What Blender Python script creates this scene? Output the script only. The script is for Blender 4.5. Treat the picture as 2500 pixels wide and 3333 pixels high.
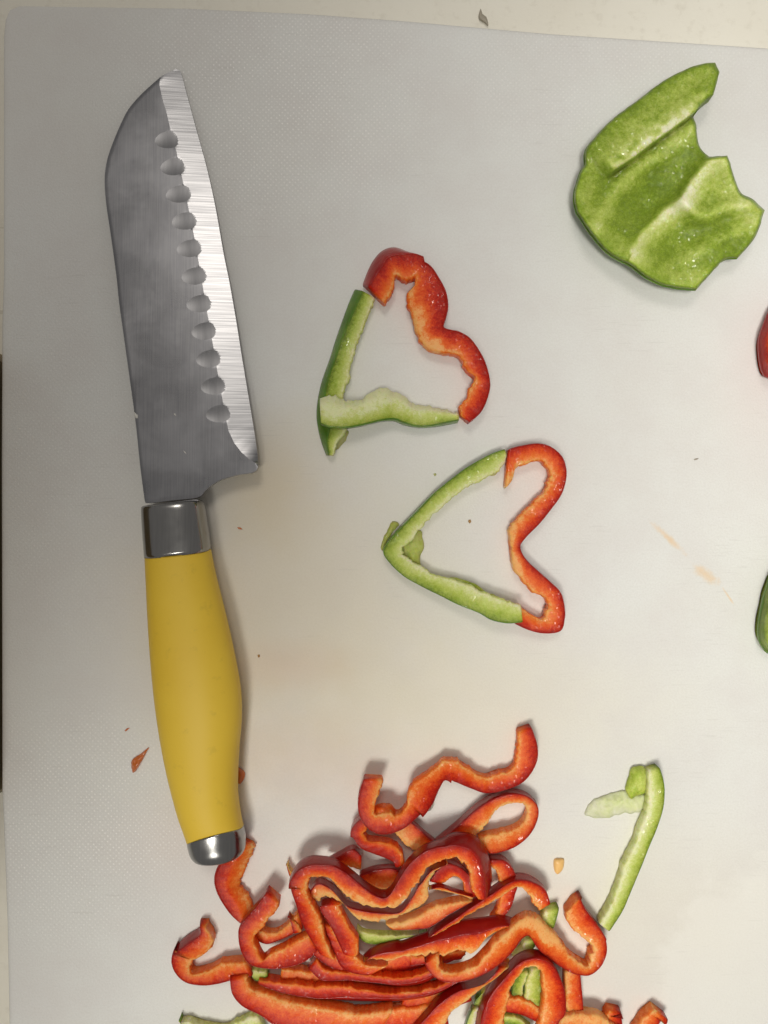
import bpy, math, random
import numpy as np
from mathutils import Vector, noise
from mathutils.geometry import delaunay_2d_cdt
random.seed(7)
scene = bpy.context.scene
for o in list(bpy.data.objects): bpy.data.objects.remove(o)
COL = scene.collection

# ------------------------------------------------------------------ camera
S = 1e-4            # metres per photograph pixel on the board's top (z = 0)
H = 0.26            # camera height above the board
cam = bpy.data.cameras.new('camera'); co = bpy.data.objects.new('camera', cam); COL.objects.link(co)
co.location = (0, 0, H); co.rotation_euler = (0, 0, 0)
cam.sensor_fit = 'VERTICAL'; cam.angle = 2*math.atan(1666.5*S/H)
cam.clip_start = 0.01; cam.clip_end = 50
scene.camera = co
# ------------------------------------------------------------------ world and lamps
w = bpy.data.worlds.new('World'); scene.world = w; w.use_nodes = True
bg = w.node_tree.nodes['Background']
bg.inputs[0].default_value = (1.0, 0.965, 0.925, 1); bg.inputs[1].default_value = 0.20
def lamp(name, loc, tgt, size, watts, col):
    l = bpy.data.lights.new(name, 'AREA'); l.shape = 'DISK'; l.size = size; l.energy = watts; l.color = col
    o = bpy.data.objects.new(name, l); COL.objects.link(o); o.location = loc
    o.rotation_euler = (Vector(tgt)-Vector(loc)).to_track_quat('-Z', 'Y').to_euler()
    return o
def spot(name, loc, tgt, deg, blend, radius, watts, col):
    l = bpy.data.lights.new(name, 'SPOT'); l.spot_size = math.radians(deg); l.spot_blend = blend; l.shadow_soft_size = radius; l.energy = watts; l.color = col
    o = bpy.data.objects.new(name, l); COL.objects.link(o); o.location = loc
    o.rotation_euler = (Vector(tgt)-Vector(loc)).to_track_quat('-Z', 'Y').to_euler()
    return o
lamp('ceiling_lamp', (-0.05, 0.60, 1.15), (0, 0, 0), 0.34, 2.5, (1.0, 0.94, 0.86))
spot('added_right_spot', (0.104, -0.10, 0.80), (0.190, 0.110, 0), 27, 0.4, 0.11, 16.0, (1.0, 0.98, 0.925))  # made-up spot: brightens the right so the left stays in shade
spot('added_bottom_spot', (-0.10, -0.341, 0.80), (0.105, -0.242, 0), 36, 0.4, 0.12, 19.5, (1.0, 0.97, 0.89))  # made-up spot: bright pool along the bottom, its cone edge imitating a phone's shadow
scene.view_settings.view_transform = 'Standard'; scene.view_settings.look = 'None'
scene.view_settings.exposure = 0.10; scene.view_settings.gamma = 1

# ------------------------------------------------------------------ geometry helpers
def P(px, py, z=0.0):
    f = S*(H-z)/H
    return ((px-1250)*f, (1666.5-py)*f)
def inv(x, y, z=0.0):
    f = S*(H-z)/H
    return (x/f+1250, 1666.5-y/f)
CROPS = {'A': (500, 2600, 1659/700), 'B': (850, 2600, 1659/650), 'C': (1300, 2600, 1659/700), 'D': (1000, 2300, 1659/800),
         'E': (1750, 2700, 1659/750), 'F': (950, 750, 1659/700), 'G': (1200, 1400, 1659/700), 'J': (1800, 2400, 1659/700),
         'K': (1800, 150, 1659/700), 'X': (0, 0, 1)}
def cv(c, pts):
    x0, y0, s = CROPS[c]; out = []
    for p in pts:
        q = [x0+p[0]/s, y0+p[1]/s]
        if len(p) >= 4: q += [x0+p[2]/s, y0+p[3]/s, p[4] if len(p) > 4 else 0.0]
        out.append(tuple(q))
    return out
def props(o, label=None, cat=None, group=None, kind=None):
    if label: o['label'] = label
    if cat: o['category'] = cat
    if group: o['group'] = group
    if kind: o['kind'] = kind
    return o
def empty(name, loc, label, cat, group=None):
    o = bpy.data.objects.new(name, None); COL.objects.link(o); o.location = loc; o.empty_display_size = 0.01
    return props(o, label, cat, group)
def mesh_obj(name, verts, faces, mats, parent=None, attrs=None, matidx=None, smooth=True, sharp=None, origin=None):
    me = bpy.data.meshes.new(name)
    off = Vector((0, 0, 0))
    if parent is not None: off = parent.location.copy()
    if origin is not None: off = Vector(origin)
    me.from_pydata([(v[0]-off.x, v[1]-off.y, v[2]-off.z) for v in verts], [], faces)
    if not isinstance(mats, (list, tuple)): mats = [mats]
    for m in mats: me.materials.append(m)
    if matidx is not None: me.polygons.foreach_set('material_index', matidx)
    me.polygons.foreach_set('use_smooth', [smooth]*len(me.polygons))
    if attrs:
        for k, vals in attrs.items():
            a = me.attributes.new(k, 'FLOAT', 'POINT'); a.data.foreach_set('value', np.asarray(vals, dtype=np.float32))
    if sharp is not None:
        for e in me.edges:
            if sharp(e.vertices[0], e.vertices[1]): e.use_edge_sharp = True
    me.update()
    o = bpy.data.objects.new(name, me); COL.objects.link(o)
    if parent is not None: o.parent = parent
    elif origin is not None: o.location = origin
    return o
def nz(x, y, z=0.0): return noise.noise(Vector((x, y, z)))
def catmull(pts, step):
    """pts: list of equal-length tuples; resampled evenly by the first pair-centre distance"""
    A = np.array(pts, float); n = len(A); out = []
    E = np.vstack([2*A[0]-A[1], A, 2*A[-1]-A[-2]])
    for i in range(n-1):
        p0, p1, p2, p3 = E[i], E[i+1], E[i+2], E[i+3]
        if A.shape[1] >= 4: L = 0.5*(np.hypot(*(p2[:2]-p1[:2]))+np.hypot(*(p2[2:4]-p1[2:4])))
        else: L = np.hypot(*(p2[:2]-p1[:2]))
        m = max(2, int(L/step))
        for j in range(m):
            t = j/m
            out.append(0.5*((2*p1)+(-p0+p2)*t+(2*p0-5*p1+4*p2-p3)*t*t+(-p0+3*p1-3*p2+p3)*t**3))
    out.append(A[-1]); return np.array(out)
def seg_dist(Pn, poly, closed=True):
    Pn = np.asarray(Pn, float); A = np.asarray(poly, float); B = np.roll(A, -1, 0)
    if not closed: A, B = A[:-1], A[1:]
    best = np.full(len(Pn), 1e9)
    for a, b in zip(A, B):
        d = b-a; L = max(d@d, 1e-12); t = np.clip(((Pn-a)@d)/L, 0, 1)
        q = a+t[:, None]*d; best = np.minimum(best, np.hypot(*(Pn-q).T))
    return best
def signed_side(Pn, poly):
    """signed distance to an open polyline (+ on the right of its direction in picture coordinates)"""
    Pn = np.asarray(Pn, float); best = np.full(len(Pn), 1e9); sg = np.zeros(len(Pn)); tt = np.zeros(len(Pn))
    n = len(poly)-1
    for i in range(n):
        a = np.array(poly[i], float); b = np.array(poly[i+1], float); d = b-a; L = d@d
        t = np.clip(((Pn-a)@d)/L, 0, 1); q = a+t[:, None]*d; r = Pn-q; dd = np.hypot(*r.T)
        c = d[0]*r[:, 1]-d[1]*r[:, 0]; m = dd < best
        best[m] = dd[m]; sg[m] = np.sign(c[m]); tt[m] = ((i+t)/n)[m]
    return best*np.where(sg == 0, 1, sg), tt
def inside(Pn, poly):
    Pn = np.asarray(Pn, float); x, y = Pn.T; r = np.zeros(len(Pn), bool); n = len(poly)
    for i in range(n):
        x1, y1 = poly[i]; x2, y2 = poly[(i+1) % n]
        if y1 == y2: continue
        c = ((y1 > y) != (y2 > y)) & (x < (x2-x1)*(y-y1)/(y2-y1)+x1); r ^= c
    return r
def densify(poly, step, closed=True, smooth=False):
    out = []; n = len(poly)
    if smooth:
        A = [tuple(p) for p in poly]
        E = [A[-1]]+A+[A[0], A[1]] if closed else None
        for i in range(n):
            p0, p1, p2, p3 = [np.array(E[i+k], float) for k in range(4)]
            m = max(1, int(np.hypot(*(p2-p1))/step))
            for j in range(m):
                t = j/m
                q = 0.5*((2*p1)+(-p0+p2)*t+(2*p0-5*p1+4*p2-p3)*t*t+(-p0+3*p1-3*p2+p3)*t**3); out.append(tuple(q))
        return out
    for i in range(n if closed else n-1):
        a = np.array(poly[i], float); b = np.array(poly[(i+1) % n], float); m = max(1, int(np.hypot(*(b-a))/step))
        for j in range(m): out.append(tuple(a+(b-a)*j/m))
    if not closed: out.append(tuple(poly[-1]))
    return out
def tri_fill(outline, step, extra=(), margin=0.5):
    """constrained triangulation of a closed outline; extra = polylines (pts, closed) whose edges are kept"""
    o = np.array(outline); x0, y0 = o.min(0); x1, y1 = o.max(0)
    gx = np.arange(x0, x1, step); gy = np.arange(y0, y1, step*0.87)
    G = np.array([(x+(0.5*step if k % 2 else 0), y) for k, y in enumerate(gy) for x in gx])
    G = G[inside(G, outline)]; G = G[seg_dist(G, outline) > step*margin]
    vs = [Vector(p) for p in outline]; n = len(vs); es = []
    for pts, closed in extra:
        G = G[seg_dist(G, pts, closed) > step*margin]
        b = len(vs); vs += [Vector(p) for p in pts]; m = len(pts)
        es += [(b+i, b+(i+1) % m) for i in range(m if closed else m-1)]
    vs += [Vector(p) for p in G]
    r = delaunay_2d_cdt(vs, es, [list(range(n))], 1, 1e-5)
    V = np.array([tuple(v) for v in r[0]]); F = [list(f) for f in r[2]]
    return V, F
def solid_from_top(V, F, ztop, zbot_fn, tuck=None):
    """V,F photo-plane triangulation, ztop per vertex; adds underside and side wall; returns world verts and faces"""
    n = len(V); W = [P(V[i][0], V[i][1], ztop[i]) + (ztop[i],) for i in range(n)]
    cnt = {}
    for f in F:
        for k in range(len(f)):
            a, b = f[k], f[(k+1) % len(f)]; cnt[(a, b)] = cnt.get((a, b), 0)+1
    bnd = [(a, b) for (a, b) in cnt if (b, a) not in cnt]
    area = sum((W[f[1]][0]-W[f[0]][0])*(W[f[2]][1]-W[f[0]][1])-(W[f[1]][1]-W[f[0]][1])*(W[f[2]][0]-W[f[0]][0]) for f in F)
    top = [f[:] if area > 0 else f[::-1] for f in F]
    if area <= 0: bnd = [(b, a) for a, b in bnd]
    bot = []
    cx = np.mean([q[0] for q in W]); cy = np.mean([q[1] for q in W])
    for i in range(n):
        x, y, z = W[i]; zb = zbot_fn(i, z)
        if tuck: x = cx+(x-cx)*tuck; y = cy+(y-cy)*tuck
        bot.append((x, y, zb))
    faces = top + [[n+i for i in f[::-1]] for f in top]
    faces += [[b, a, n+a, n+b] for a, b in bnd]
    return W+bot, faces, len(top)

# ------------------------------------------------------------------ materials
class NT:
    def __init__(s, name):
        s.m = bpy.data.materials.new(name); s.m.use_nodes = True; s.t = s.m.node_tree
        s.b = s.t.nodes['Principled BSDF']; s.tc = s.t.nodes.new('ShaderNodeTexCoord')
    def n(s, typ, **kw):
        x = s.t.nodes.new(typ)
        for k, v in kw.items(): setattr(x, k, v)
        return x
    def L(s, a, b): s.t.links.new(a, b)
    def put(s, sock, v):
        if hasattr(v, 'links'): s.L(v, sock)
        else: sock.default_value = v
    def math(s, op, a, b=0.0, c=0.0, clamp=False):
        x = s.n('ShaderNodeMath', operation=op, use_clamp=clamp); s.put(x.inputs[0], a); s.put(x.inputs[1], b); s.put(x.inputs[2], c); return x.outputs[0]
    def noise(s, scale, detail=2, rough=0.5, vec=None, dist=0.0, out=0):
        x = s.n('ShaderNodeTexNoise'); x.inputs['Scale'].default_value = scale; x.inputs['Detail'].default_value = detail
        x.inputs['Roughness'].default_value = rough; x.inputs['Distortion'].default_value = dist
        s.L(vec if vec is not None else s.tc.outputs['Object'], x.inputs['Vector']); return x.outputs[out]
    def ramp(s, fac, stops, interp='LINEAR'):
        x = s.n('ShaderNodeValToRGB'); x.color_ramp.interpolation = interp; e = x.color_ramp.elements
        while len(e) < len(stops): e.new(0.5)
        for k, (p, c) in enumerate(stops):
            e[k].position = p; e[k].color = (c, c, c, 1) if isinstance(c, (int, float)) else (*c, 1)
        s.put(x.inputs[0], fac); return x.outputs[0]
    def mix(s, fac, a, b, mode='MIX'):
        x = s.n('ShaderNodeMix', data_type='RGBA', blend_type=mode); s.put(x.inputs[0], fac)
        s.put(x.inputs[6], (*a, 1) if isinstance(a, tuple) else a); s.put(x.inputs[7], (*b, 1) if isinstance(b, tuple) else b); return x.outputs[2]
    def mapping(s, scale=(1, 1, 1), rot=(0, 0, 0), loc=(0, 0, 0), vec=None):
        x = s.n('ShaderNodeMapping'); x.inputs['Scale'].default_value = scale; x.inputs['Rotation'].default_value = rot; x.inputs['Location'].default_value = loc
        s.L(vec if vec is not None else s.tc.outputs['Object'], x.inputs['Vector']); return x.outputs[0]
    def bump(s, h, strength, dist, prev=None):
        x = s.n('ShaderNodeBump'); x.inputs['Strength'].default_value = strength; x.inputs['Distance'].default_value = dist
        s.put(x.inputs['Height'], h)
        if prev is not None: s.L(prev, x.inputs['Normal'])
        return x.outputs[0]
    def glint(s, scale, amp):
        """tiny facets: every wet cell leans its own way"""
        vo = s.n('ShaderNodeTexVoronoi'); vo.inputs['Scale'].default_value = scale
        mp = s.mapping(rot=(0, 0, 0.6), scale=(1.0, 0.55, 1.0)); s.L(mp, vo.inputs['Vector'])
        a = s.n('ShaderNodeVectorMath', operation='SUBTRACT'); s.L(vo.outputs['Color'], a.inputs[0]); a.inputs[1].default_value = (0.5, 0.5, 0.5)
        c = s.n('ShaderNodeVectorMath', operation='SCALE'); s.L(a.outputs[0], c.inputs[0]); c.inputs['Scale'].default_value = amp
        g = s.n('ShaderNodeNewGeometry'); d = s.n('ShaderNodeVectorMath', operation='ADD'); s.L(g.outputs['Normal'], d.inputs[0]); s.L(c.outputs[0], d.inputs[1])
        e = s.n('ShaderNodeVectorMath', operation='NORMALIZE'); s.L(d.outputs[0], e.inputs[0]); return e.outputs[0]
    def attr(s, name):
        x = s.n('ShaderNodeAttribute'); x.attribute_name = name; return x.outputs['Fac']
    def out(s, **kw):
        for k, v in kw.items():
            k = {'color': 'Base Color', 'rough': 'Roughness', 'metal': 'Metallic', 'sss': 'Subsurface Weight', 'normal': 'Normal', 'coat': 'Coat Weight',
                 'coatr': 'Coat Roughness', 'spec': 'Specular IOR Level', 'trans': 'Transmission Weight', 'alpha': 'Alpha', 'aniso': 'Anisotropic'}[k]
            if isinstance(v, tuple) and len(v) == 3: v = (*v, 1)
            s.put(s.b.inputs[k], v)
        return s.m

def flesh_mat(name, stops, sparkle=1.0, gl=(2700, 0.60), wr=((0.50, 0.0), (0.66, 0.42)), rimdry=False, sss=0.6, radius=(1.0, 0.35, 0.15)):
    m = NT(name)
    av = m.attr('av')
    n1 = m.noise(230, 3, 0.6); n2 = m.noise(900, 2, 0.6)
    f = m.math('ADD', av, m.math('MULTIPLY', m.math('SUBTRACT', n1, 0.5), 0.42))
    f = m.math('ADD', f, m.math('MULTIPLY', m.math('SUBTRACT', n2, 0.5), 0.42), clamp=True)
    f = m.math('ADD', f, m.math('MULTIPLY', m.math('SUBTRACT', m.noise(2100, 2, 0.7), 0.5), 0.50), clamp=True)
    col = m.ramp(f, stops)
    # watery cell fibres, paler than the flesh around them
    fl = m.ramp(m.noise(1500, 3, 0.7), [(0.50, 0.0), (0.72, 1.0)])
    col = m.mix(m.math('MULTIPLY', fl, 0.07), col, stops[-1][1])
    b1 = m.bump(m.noise(380, 3, 0.55), 0.22, 0.0004)
    b3 = m.bump(m.noise(2200, 2, 0.7), 0.5*sparkle, 0.00012, b1)
    # film of juice: a wet coat with its own uneven surface
    film = m.glint(*gl)
    wet = m.ramp(m.noise(110, 3, 0.6), list(wr))
    if rimdry: wet = m.math('MULTIPLY', wet, m.ramp(av, [(0.02, 0.0), (0.14, 1.0)]))
    m.L(film, m.b.inputs['Coat Normal'])
    m.b.inputs['Subsurface Radius'].default_value = radius; m.b.inputs['Subsurface Scale'].default_value = 0.0055
    return m.out(color=col, rough=0.38, sss=sss, normal=b3, spec=0.12, coat=wet, coatr=0.10)
RED = flesh_mat('red_pepper_flesh', [(0.0, (0.40, 0.008, 0.004)), (0.20, (0.56, 0.022, 0.005)), (0.45, (0.76, 0.085, 0.010)), (0.74, (0.86, 0.20, 0.030)), (1.0, (0.92, 0.46, 0.16))])
GREEN = flesh_mat('green_pepper_flesh', [(0.0, (0.16, 0.24, 0.018)), (0.22, (0.32, 0.42, 0.045)), (0.5, (0.50, 0.58, 0.12)), (0.75, (0.63, 0.68, 0.24)), (1.0, (0.78, 0.80, 0.48))], radius=(0.6, 0.9, 0.25))
GREEN_WET = flesh_mat('wet_green_pepper_inside', [(0.0, (0.16, 0.24, 0.018)), (0.25, (0.27, 0.37, 0.036)), (0.5, (0.46, 0.55, 0.11)), (0.75, (0.64, 0.69, 0.26)), (1.0, (0.84, 0.85, 0.58))], gl=(2300, 0.80), wr=((0.42, 0.08), (0.62, 0.65)), rimdry=True, radius=(0.6, 0.9, 0.25))
GREEN_THIN = flesh_mat('thin_green_membrane', [(0.0, (0.44, 0.56, 0.08)), (0.5, (0.58, 0.66, 0.16)), (1.0, (0.72, 0.76, 0.32))], radius=(0.6, 0.9, 0.25))
GREEN_THIN.node_tree.nodes['Principled BSDF'].inputs['Alpha'].default_value = 0.70
PITH = flesh_mat('pale_pepper_pith', [(0.0, (0.50, 0.62, 0.20)), (0.5, (0.66, 0.74, 0.34)), (1.0, (0.80, 0.82, 0.56))], radius=(0.8, 0.9, 0.5), sss=0.5)
ORANGE_PITH = flesh_mat('orange_pepper_pith', [(0.0, (0.72, 0.22, 0.05)), (0.5, (0.80, 0.36, 0.11)), (1.0, (0.86, 0.52, 0.24))], sss=0.5)
def skin_mat(name, c1, c2, rough=0.2, sss=0.1):
    m = NT(name); m.b.inputs['Subsurface Scale'].default_value = 0.002; f = m.noise(120, 3, 0.6); col = m.mix(m.ramp(f, [(0.35, 0.0), (0.65, 1.0)]), c1, c2)
    b = m.bump(m.noise(500, 3, 0.5), 0.35, 0.0005)
    b = m.bump(m.noise(2600, 2, 0.6), 0.25, 0.00012, b)
    return m.out(color=col, rough=rough, normal=b, coat=0.22, coatr=0.06, sss=sss, spec=0.25)
RED_SKIN = skin_mat('red_pepper_skin', (0.30, 0.006, 0.006), (0.40, 0.012, 0.007), 0.28, 0.3)
GREEN_SKIN = skin_mat('green_pepper_skin', (0.085, 0.185, 0.014), (0.14, 0.26, 0.026), 0.26, 0.45)

def board_mat():
    m = NT('white_plastic_board')
    obj = m.tc.outputs['Object']; sep = m.n('ShaderNodeSeparateXYZ'); m.L(obj, sep.inputs[0])
    X, Y = sep.outputs[0], sep.outputs[1]
    def ell(px, py, rx, ry, soft=0.5, rot=0.0):
        x, y = P(px, py)
        mp = m.mapping(rot=(0, 0, 0), vec=obj, loc=(-x, -y, 0))
        mp = m.mapping(rot=(0, 0, rot), vec=mp); mp = m.mapping(scale=(1/(rx*S), 1/(ry*S), 0), vec=mp)
        l = m.n('ShaderNodeVectorMath', operation='LENGTH'); m.L(mp, l.inputs[0])
        return l.outputs['Value']
    def soft(d, a, b): return m.ramp(m.math('DIVIDE', d, 2.0, clamp=True), [(a/2, 1.0), (b/2, 0.0)], 'EASE')
    nA = m.noise(9, 3, 0.6); nB = m.noise(42, 4, 0.6); nC = m.noise(190, 3, 0.6)
    col = m.mix(m.ramp(nA, [(0.35, 0.0), (0.65, 1.0)]), (0.765, 0.755, 0.712), (0.795, 0.80, 0.772))
    col = m.mix(m.math('MULTIPLY', m.ramp(nB, [(0.4, 0.0), (0.62, 1.0)]), 0.30), col, (0.70, 0.655, 0.63))
    col = m.mix(m.math('MULTIPLY', m.ramp(nC, [(0.45, 0.0), (0.7, 1.0)]), 0.22), col, (0.80, 0.80, 0.78))
    col = m.mix(m.math('MULTIPLY', m.ramp(m.noise(1500, 3, 0.75), [(0.42, 0.0), (0.60, 1.0)]), 0.22), col, (0.63, 0.61, 0.565))
    # juice stains, soaked into the plastic, besides the tints noted by line
    def tint(c, px, py, rx, ry, amt, a=0.0, b=1.0, rot=0.0, nj=0.5):
        d = m.math('ADD', ell(px, py, rx, ry, rot=rot), m.math('MULTIPLY', m.math('SUBTRACT', nB, 0.5), nj))
        return m.mix(m.math('MULTIPLY', soft(d, a, b), amt), col, c)
    col = tint((0.60, 0.47, 0.25), 1000, 1950, 820, 720, 0.42, 0.0, 1.0)
    col = tint((0.60, 0.46, 0.24), 860, 1560, 330, 330, 0.45)  # brown shadow under the blade's heel, painted into the colour
    col = tint((0.66, 0.42, 0.28), 950, 2170, 300, 130, 0.30)
    col = tint((0.70, 0.47, 0.33), 1000, 2480, 420, 260, 0.32)
    col = tint((0.70, 0.47, 0.40), 650, 2760, 420, 260, 0.22)
    col = tint((0.72, 0.55, 0.52), 2460, 1250, 180, 420, 0.18)  # red glow beside the right-edge pepper piece, put into the colour
    col = tint((0.80, 0.70, 0.47), 1450, 2300, 1000, 420, 0.40)  # broad yellowish tint across the lower middle
    col = tint((0.78, 0.66, 0.42), 1750, 3000, 1500, 500, 0.22)  # fainter yellowish tint along the bottom
    # dried orange smear
    for (a, b, r) in (((2110, 1690), (2235, 1808), 15), ((2248, 1835), (2345, 1905), 26), ((2350, 1910), (2392, 1972), 5)):
        ang = math.atan2(-(b[1]-a[1]), b[0]-a[0]); L_ = math.hypot(b[0]-a[0], b[1]-a[1])
        d = m.math('ADD', ell((a[0]+b[0])/2, (a[1]+b[1])/2, L_/2*1.15, r, rot=-ang), m.math('MULTIPLY', m.math('SUBTRACT', m.noise(260, 3, 0.7), 0.5), 1.5))
        col = m.mix(m.math('MULTIPLY', soft(d, 0.0, 1.0), 0.65), col, (0.80, 0.56, 0.30))
    # rubbed paler patch in the lower right corner
    d = m.math('ADD', ell(2620, 3330, 520, 560), m.math('MULTIPLY', m.math('SUBTRACT', m.noise(55, 5, 0.7), 0.5), 0.75))
    patch = m.ramp(m.math('DIVIDE', d, 2.0), [(0.45, 1.0), (0.53, 0.0)])
    col = m.mix(m.math('MULTIPLY', patch, 0.38), col, (0.87, 0.855, 0.80))
    # tiny dark specks and cut marks
    vo = m.n('ShaderNodeTexVoronoi'); vo.inputs['Scale'].default_value = 75; m.L(obj, vo.inputs['Vector'])
    wn = m.n('ShaderNodeSeparateColor'); m.L(vo.outputs['Color'], wn.inputs[0])
    sp = m.math('MULTIPLY', m.ramp(vo.outputs['Distance'], [(0.014, 1.0), (0.034, 0.0)]), m.math('GREATER_THAN', wn.outputs[0], 0.97))
    col = m.mix(m.math('MULTIPLY', sp, 0.8), col, (0.20, 0.17, 0.13))
    def scratches(rot, dens, sc):
        mp = m.mapping(rot=(0, 0, rot), scale=(sc, sc*14, 1)); n = m.noise(1.0, 2, 0.5, vec=mp)
        g = m.ramp(m.noise(26, 2, 0.5), [(0.5, 0.0), (0.62, 1.0)])
        return m.math('MULTIPLY', m.ramp(n, [(dens, 0.0), (dens+0.035, 1.0)]), g)
    scr = m.math('ADD', m.math('ADD', scratches(0.16, 0.665, 70), scratches(-0.9, 0.66, 62)), scratches(1.25, 0.67, 80), clamp=True)
    col = m.mix(m.math('MULTIPLY', scr, 0.12), col, (0.42, 0.40, 0.36))
    # raised dots of the moulded texture, worn off in the middle
    mp = m.mapping(rot=(0, 0, 0.80), scale=(1/0.00128, 1/0.00128, 0))
    mp2 = m.n('ShaderNodeVectorMath', operation='ADD'); m.L(mp, mp2.inputs[0])
    nn = m.n('ShaderNodeVectorMath', operation='SCALE'); m.L(m.noise(90, 2, 0.5, out=1), nn.inputs[0]); nn.inputs['Scale'].default_value = 0.6; m.L(nn.outputs[0], mp2.inputs[1])
    fr = m.n('ShaderNodeVectorMath', operation='FRACTION'); m.L(mp2.outputs[0], fr.inputs[0])
    sb = m.n('ShaderNodeVectorMath', operation='SUBTRACT'); m.L(fr.outputs[0], sb.inputs[0]); sb.inputs[1].default_value = (0.5, 0.5, 0)
    ss = m.n('ShaderNodeSeparateXYZ'); m.L(sb.outputs[0], ss.inputs[0])
    r2 = m.math('SQRT', m.math('ADD', m.math('MULTIPLY', ss.outputs[0], ss.outputs[0]), m.math('MULTIPLY', ss.outputs[1], ss.outputs[1])))
    dot = m.ramp(r2, [(0.13, 1.0), (0.30, 0.0)], 'EASE')
    reg = m.math('MAXIMUM', soft(ell(880, 330, 720, 620), 0.25, 1.05), soft(ell(230, 2680, 480, 520), 0.3, 1.05))
    reg = m.math('MAXIMUM', reg, m.math('MULTIPLY', soft(ell(1900, 250, 900, 420), 0.2, 1.0), 0.45))
    reg = m.math('MAXIMUM', reg, m.math('MULTIPLY', soft(ell(200, 1500, 420, 900), 0.2, 1.0), 0.4))
    reg = m.math('MULTIPLY', reg, m.ramp(m.noise(60, 3, 0.6), [(0.28, 0.45), (0.55, 1.0)]))
    wear = m.ramp(m.noise(800, 1, 0.5), [(0.40, 0.20), (0.60, 1.0)])
    dm = m.math('MULTIPLY', m.math('MULTIPLY', dot, reg), wear)
    col = m.mix(m.math('MULTIPLY', dm, 0.85), col, (0.98, 0.96, 0.92))  # dots whitened: their sparkle is painted into the colour
    b = m.bump(dm, 0.5, 0.00010)
    b = m.bump(m.noise(1400, 3, 0.7), 0.6, 0.00016, b)
    b = m.bump(scr, -0.4, 0.0001, b)
    b = m.bump(patch, 0.3, 0.0001, b)
    m.b.inputs['Subsurface Radius'].default_value = (1.0, 0.95, 0.85); m.b.inputs['Subsurface Scale'].default_value = 0.0035
    rough = m.mix(dm, m.ramp(m.noise(70, 4, 0.6), [(0.3, 0.42), (0.7, 0.55)]), (0.16, 0.16, 0.16))
    return m.out(color=col, rough=rough, normal=b, spec=0.4)
def counter_mat():
    m = NT('cream_worktop'); n1 = m.noise(14, 4, 0.6)
    col = m.mix(m.ramp(n1, [(0.3, 0.0), (0.7, 1.0)]), (0.80, 0.76, 0.65), (0.87, 0.84, 0.74))
    col = m.mix(m.math('MULTIPLY', m.ramp(m.noise(300, 3, 0.6), [(0.55, 0.0), (0.75, 1.0)]), 0.25), col, (0.55, 0.50, 0.40))
    mp = m.mapping(rot=(0, 0, 0.85), scale=(14, 260, 1))
    sc = m.ramp(m.noise(1.0, 2, 0.5, vec=mp), [(0.69, 0.0), (0.72, 1.0)])
    col = m.mix(m.math('MULTIPLY', sc, 0.35), col, (0.42, 0.38, 0.30))
    return m.out(color=col, rough=0.45, normal=m.bump(m.noise(700, 3, 0.6), 0.3, 0.0002))
def steel(name, kind):
    m = NT(name)
    if kind == 'blade':      # brushed lengthwise, with smudges
        mp = m.mapping(rot=(0, 0, -0.12), scale=(2600, 46, 1)); mp2 = m.mapping(rot=(0, 0, -0.12), scale=(40, 1500, 1))
        st = m.noise(1.0, 3, 0.6, vec=mp); s2 = m.noise(1.0, 2, 0.5, vec=mp2); sm = m.noise(60, 4, 0.6, dist=0.3)
        col = m.mix(m.ramp(st, [(0.35, 0.0), (0.66, 1.0)]), (0.24, 0.24, 0.255), (0.29, 0.29, 0.30))
        col = m.mix(m.math('MULTIPLY', m.ramp(sm, [(0.46, 0.0), (0.66, 1.0)]), 0.20), col, (0.42, 0.42, 0.44))
        rough = m.ramp(sm, [(0.38, 0.27), (0.62, 0.33)])
        b = m.bump(st, 0.06, 0.00005); b = m.bump(s2, 0.05, 0.00006, b)
        return m.out(color=col, metal=1.0, rough=rough, normal=b)
    if kind == 'bevel':      # ground across
        mp = m.mapping(rot=(0, 0, 0.05), scale=(45, 2300, 1)); st = m.noise(1.0, 1, 0.5, vec=mp); sm = m.noise(120, 3, 0.6)
        col = m.mix(m.ramp(st, [(0.35, 0.0), (0.66, 1.0)]), (0.27, 0.27, 0.28), (0.42, 0.42, 0.43))
        b = m.bump(st, 0.16, 0.00005)
        return m.out(color=col, metal=1.0, rough=0.33, normal=b)
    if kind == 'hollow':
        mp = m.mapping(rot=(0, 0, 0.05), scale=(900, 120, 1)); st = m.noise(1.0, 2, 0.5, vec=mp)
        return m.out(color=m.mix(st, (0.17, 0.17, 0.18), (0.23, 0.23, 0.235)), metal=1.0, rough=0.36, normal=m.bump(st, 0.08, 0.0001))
    mp = m.mapping(rot=(0, 0, -0.08), scale=(2200, 60, 60)); st = m.noise(1.0, 3, 0.6, vec=mp)
    return m.out(color=m.mix(st, (0.26, 0.255, 0.25), (0.40, 0.395, 0.385)), metal=1.0, rough=m.ramp(m.noise(150, 3), [(0.4, 0.17), (0.7, 0.26)]), normal=m.bump(st, 0.10, 0.00008))
BOARD = board_mat(); COUNTER = counter_mat(); BLADE = steel('brushed_blade_steel', 'blade'); BEVEL = steel('ground_edge_steel', 'bevel')
HOLLOW = steel('scalloped_steel', 'hollow'); FERRULE = steel('satin_ferrule_steel', 'ferrule')
def grip_mat():
    m = NT('yellow_rubber_grip')
    col = m.mix(m.ramp(m.noise(40, 3), [(0.35, 0.0), (0.65, 1.0)]), (0.82, 0.54, 0.045), (0.86, 0.585, 0.055))
    dirt = m.ramp(m.noise(210, 4, 0.65), [(0.60, 0.0), (0.70, 1.0)])
    col = m.mix(m.math('MULTIPLY', dirt, 0.14), col, (0.38, 0.26, 0.04))
    return m.out(color=col, rough=0.50, normal=m.bump(m.noise(1600, 2), 0.35, 0.00012), spec=0.4)
GRIP = grip_mat()
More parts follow.
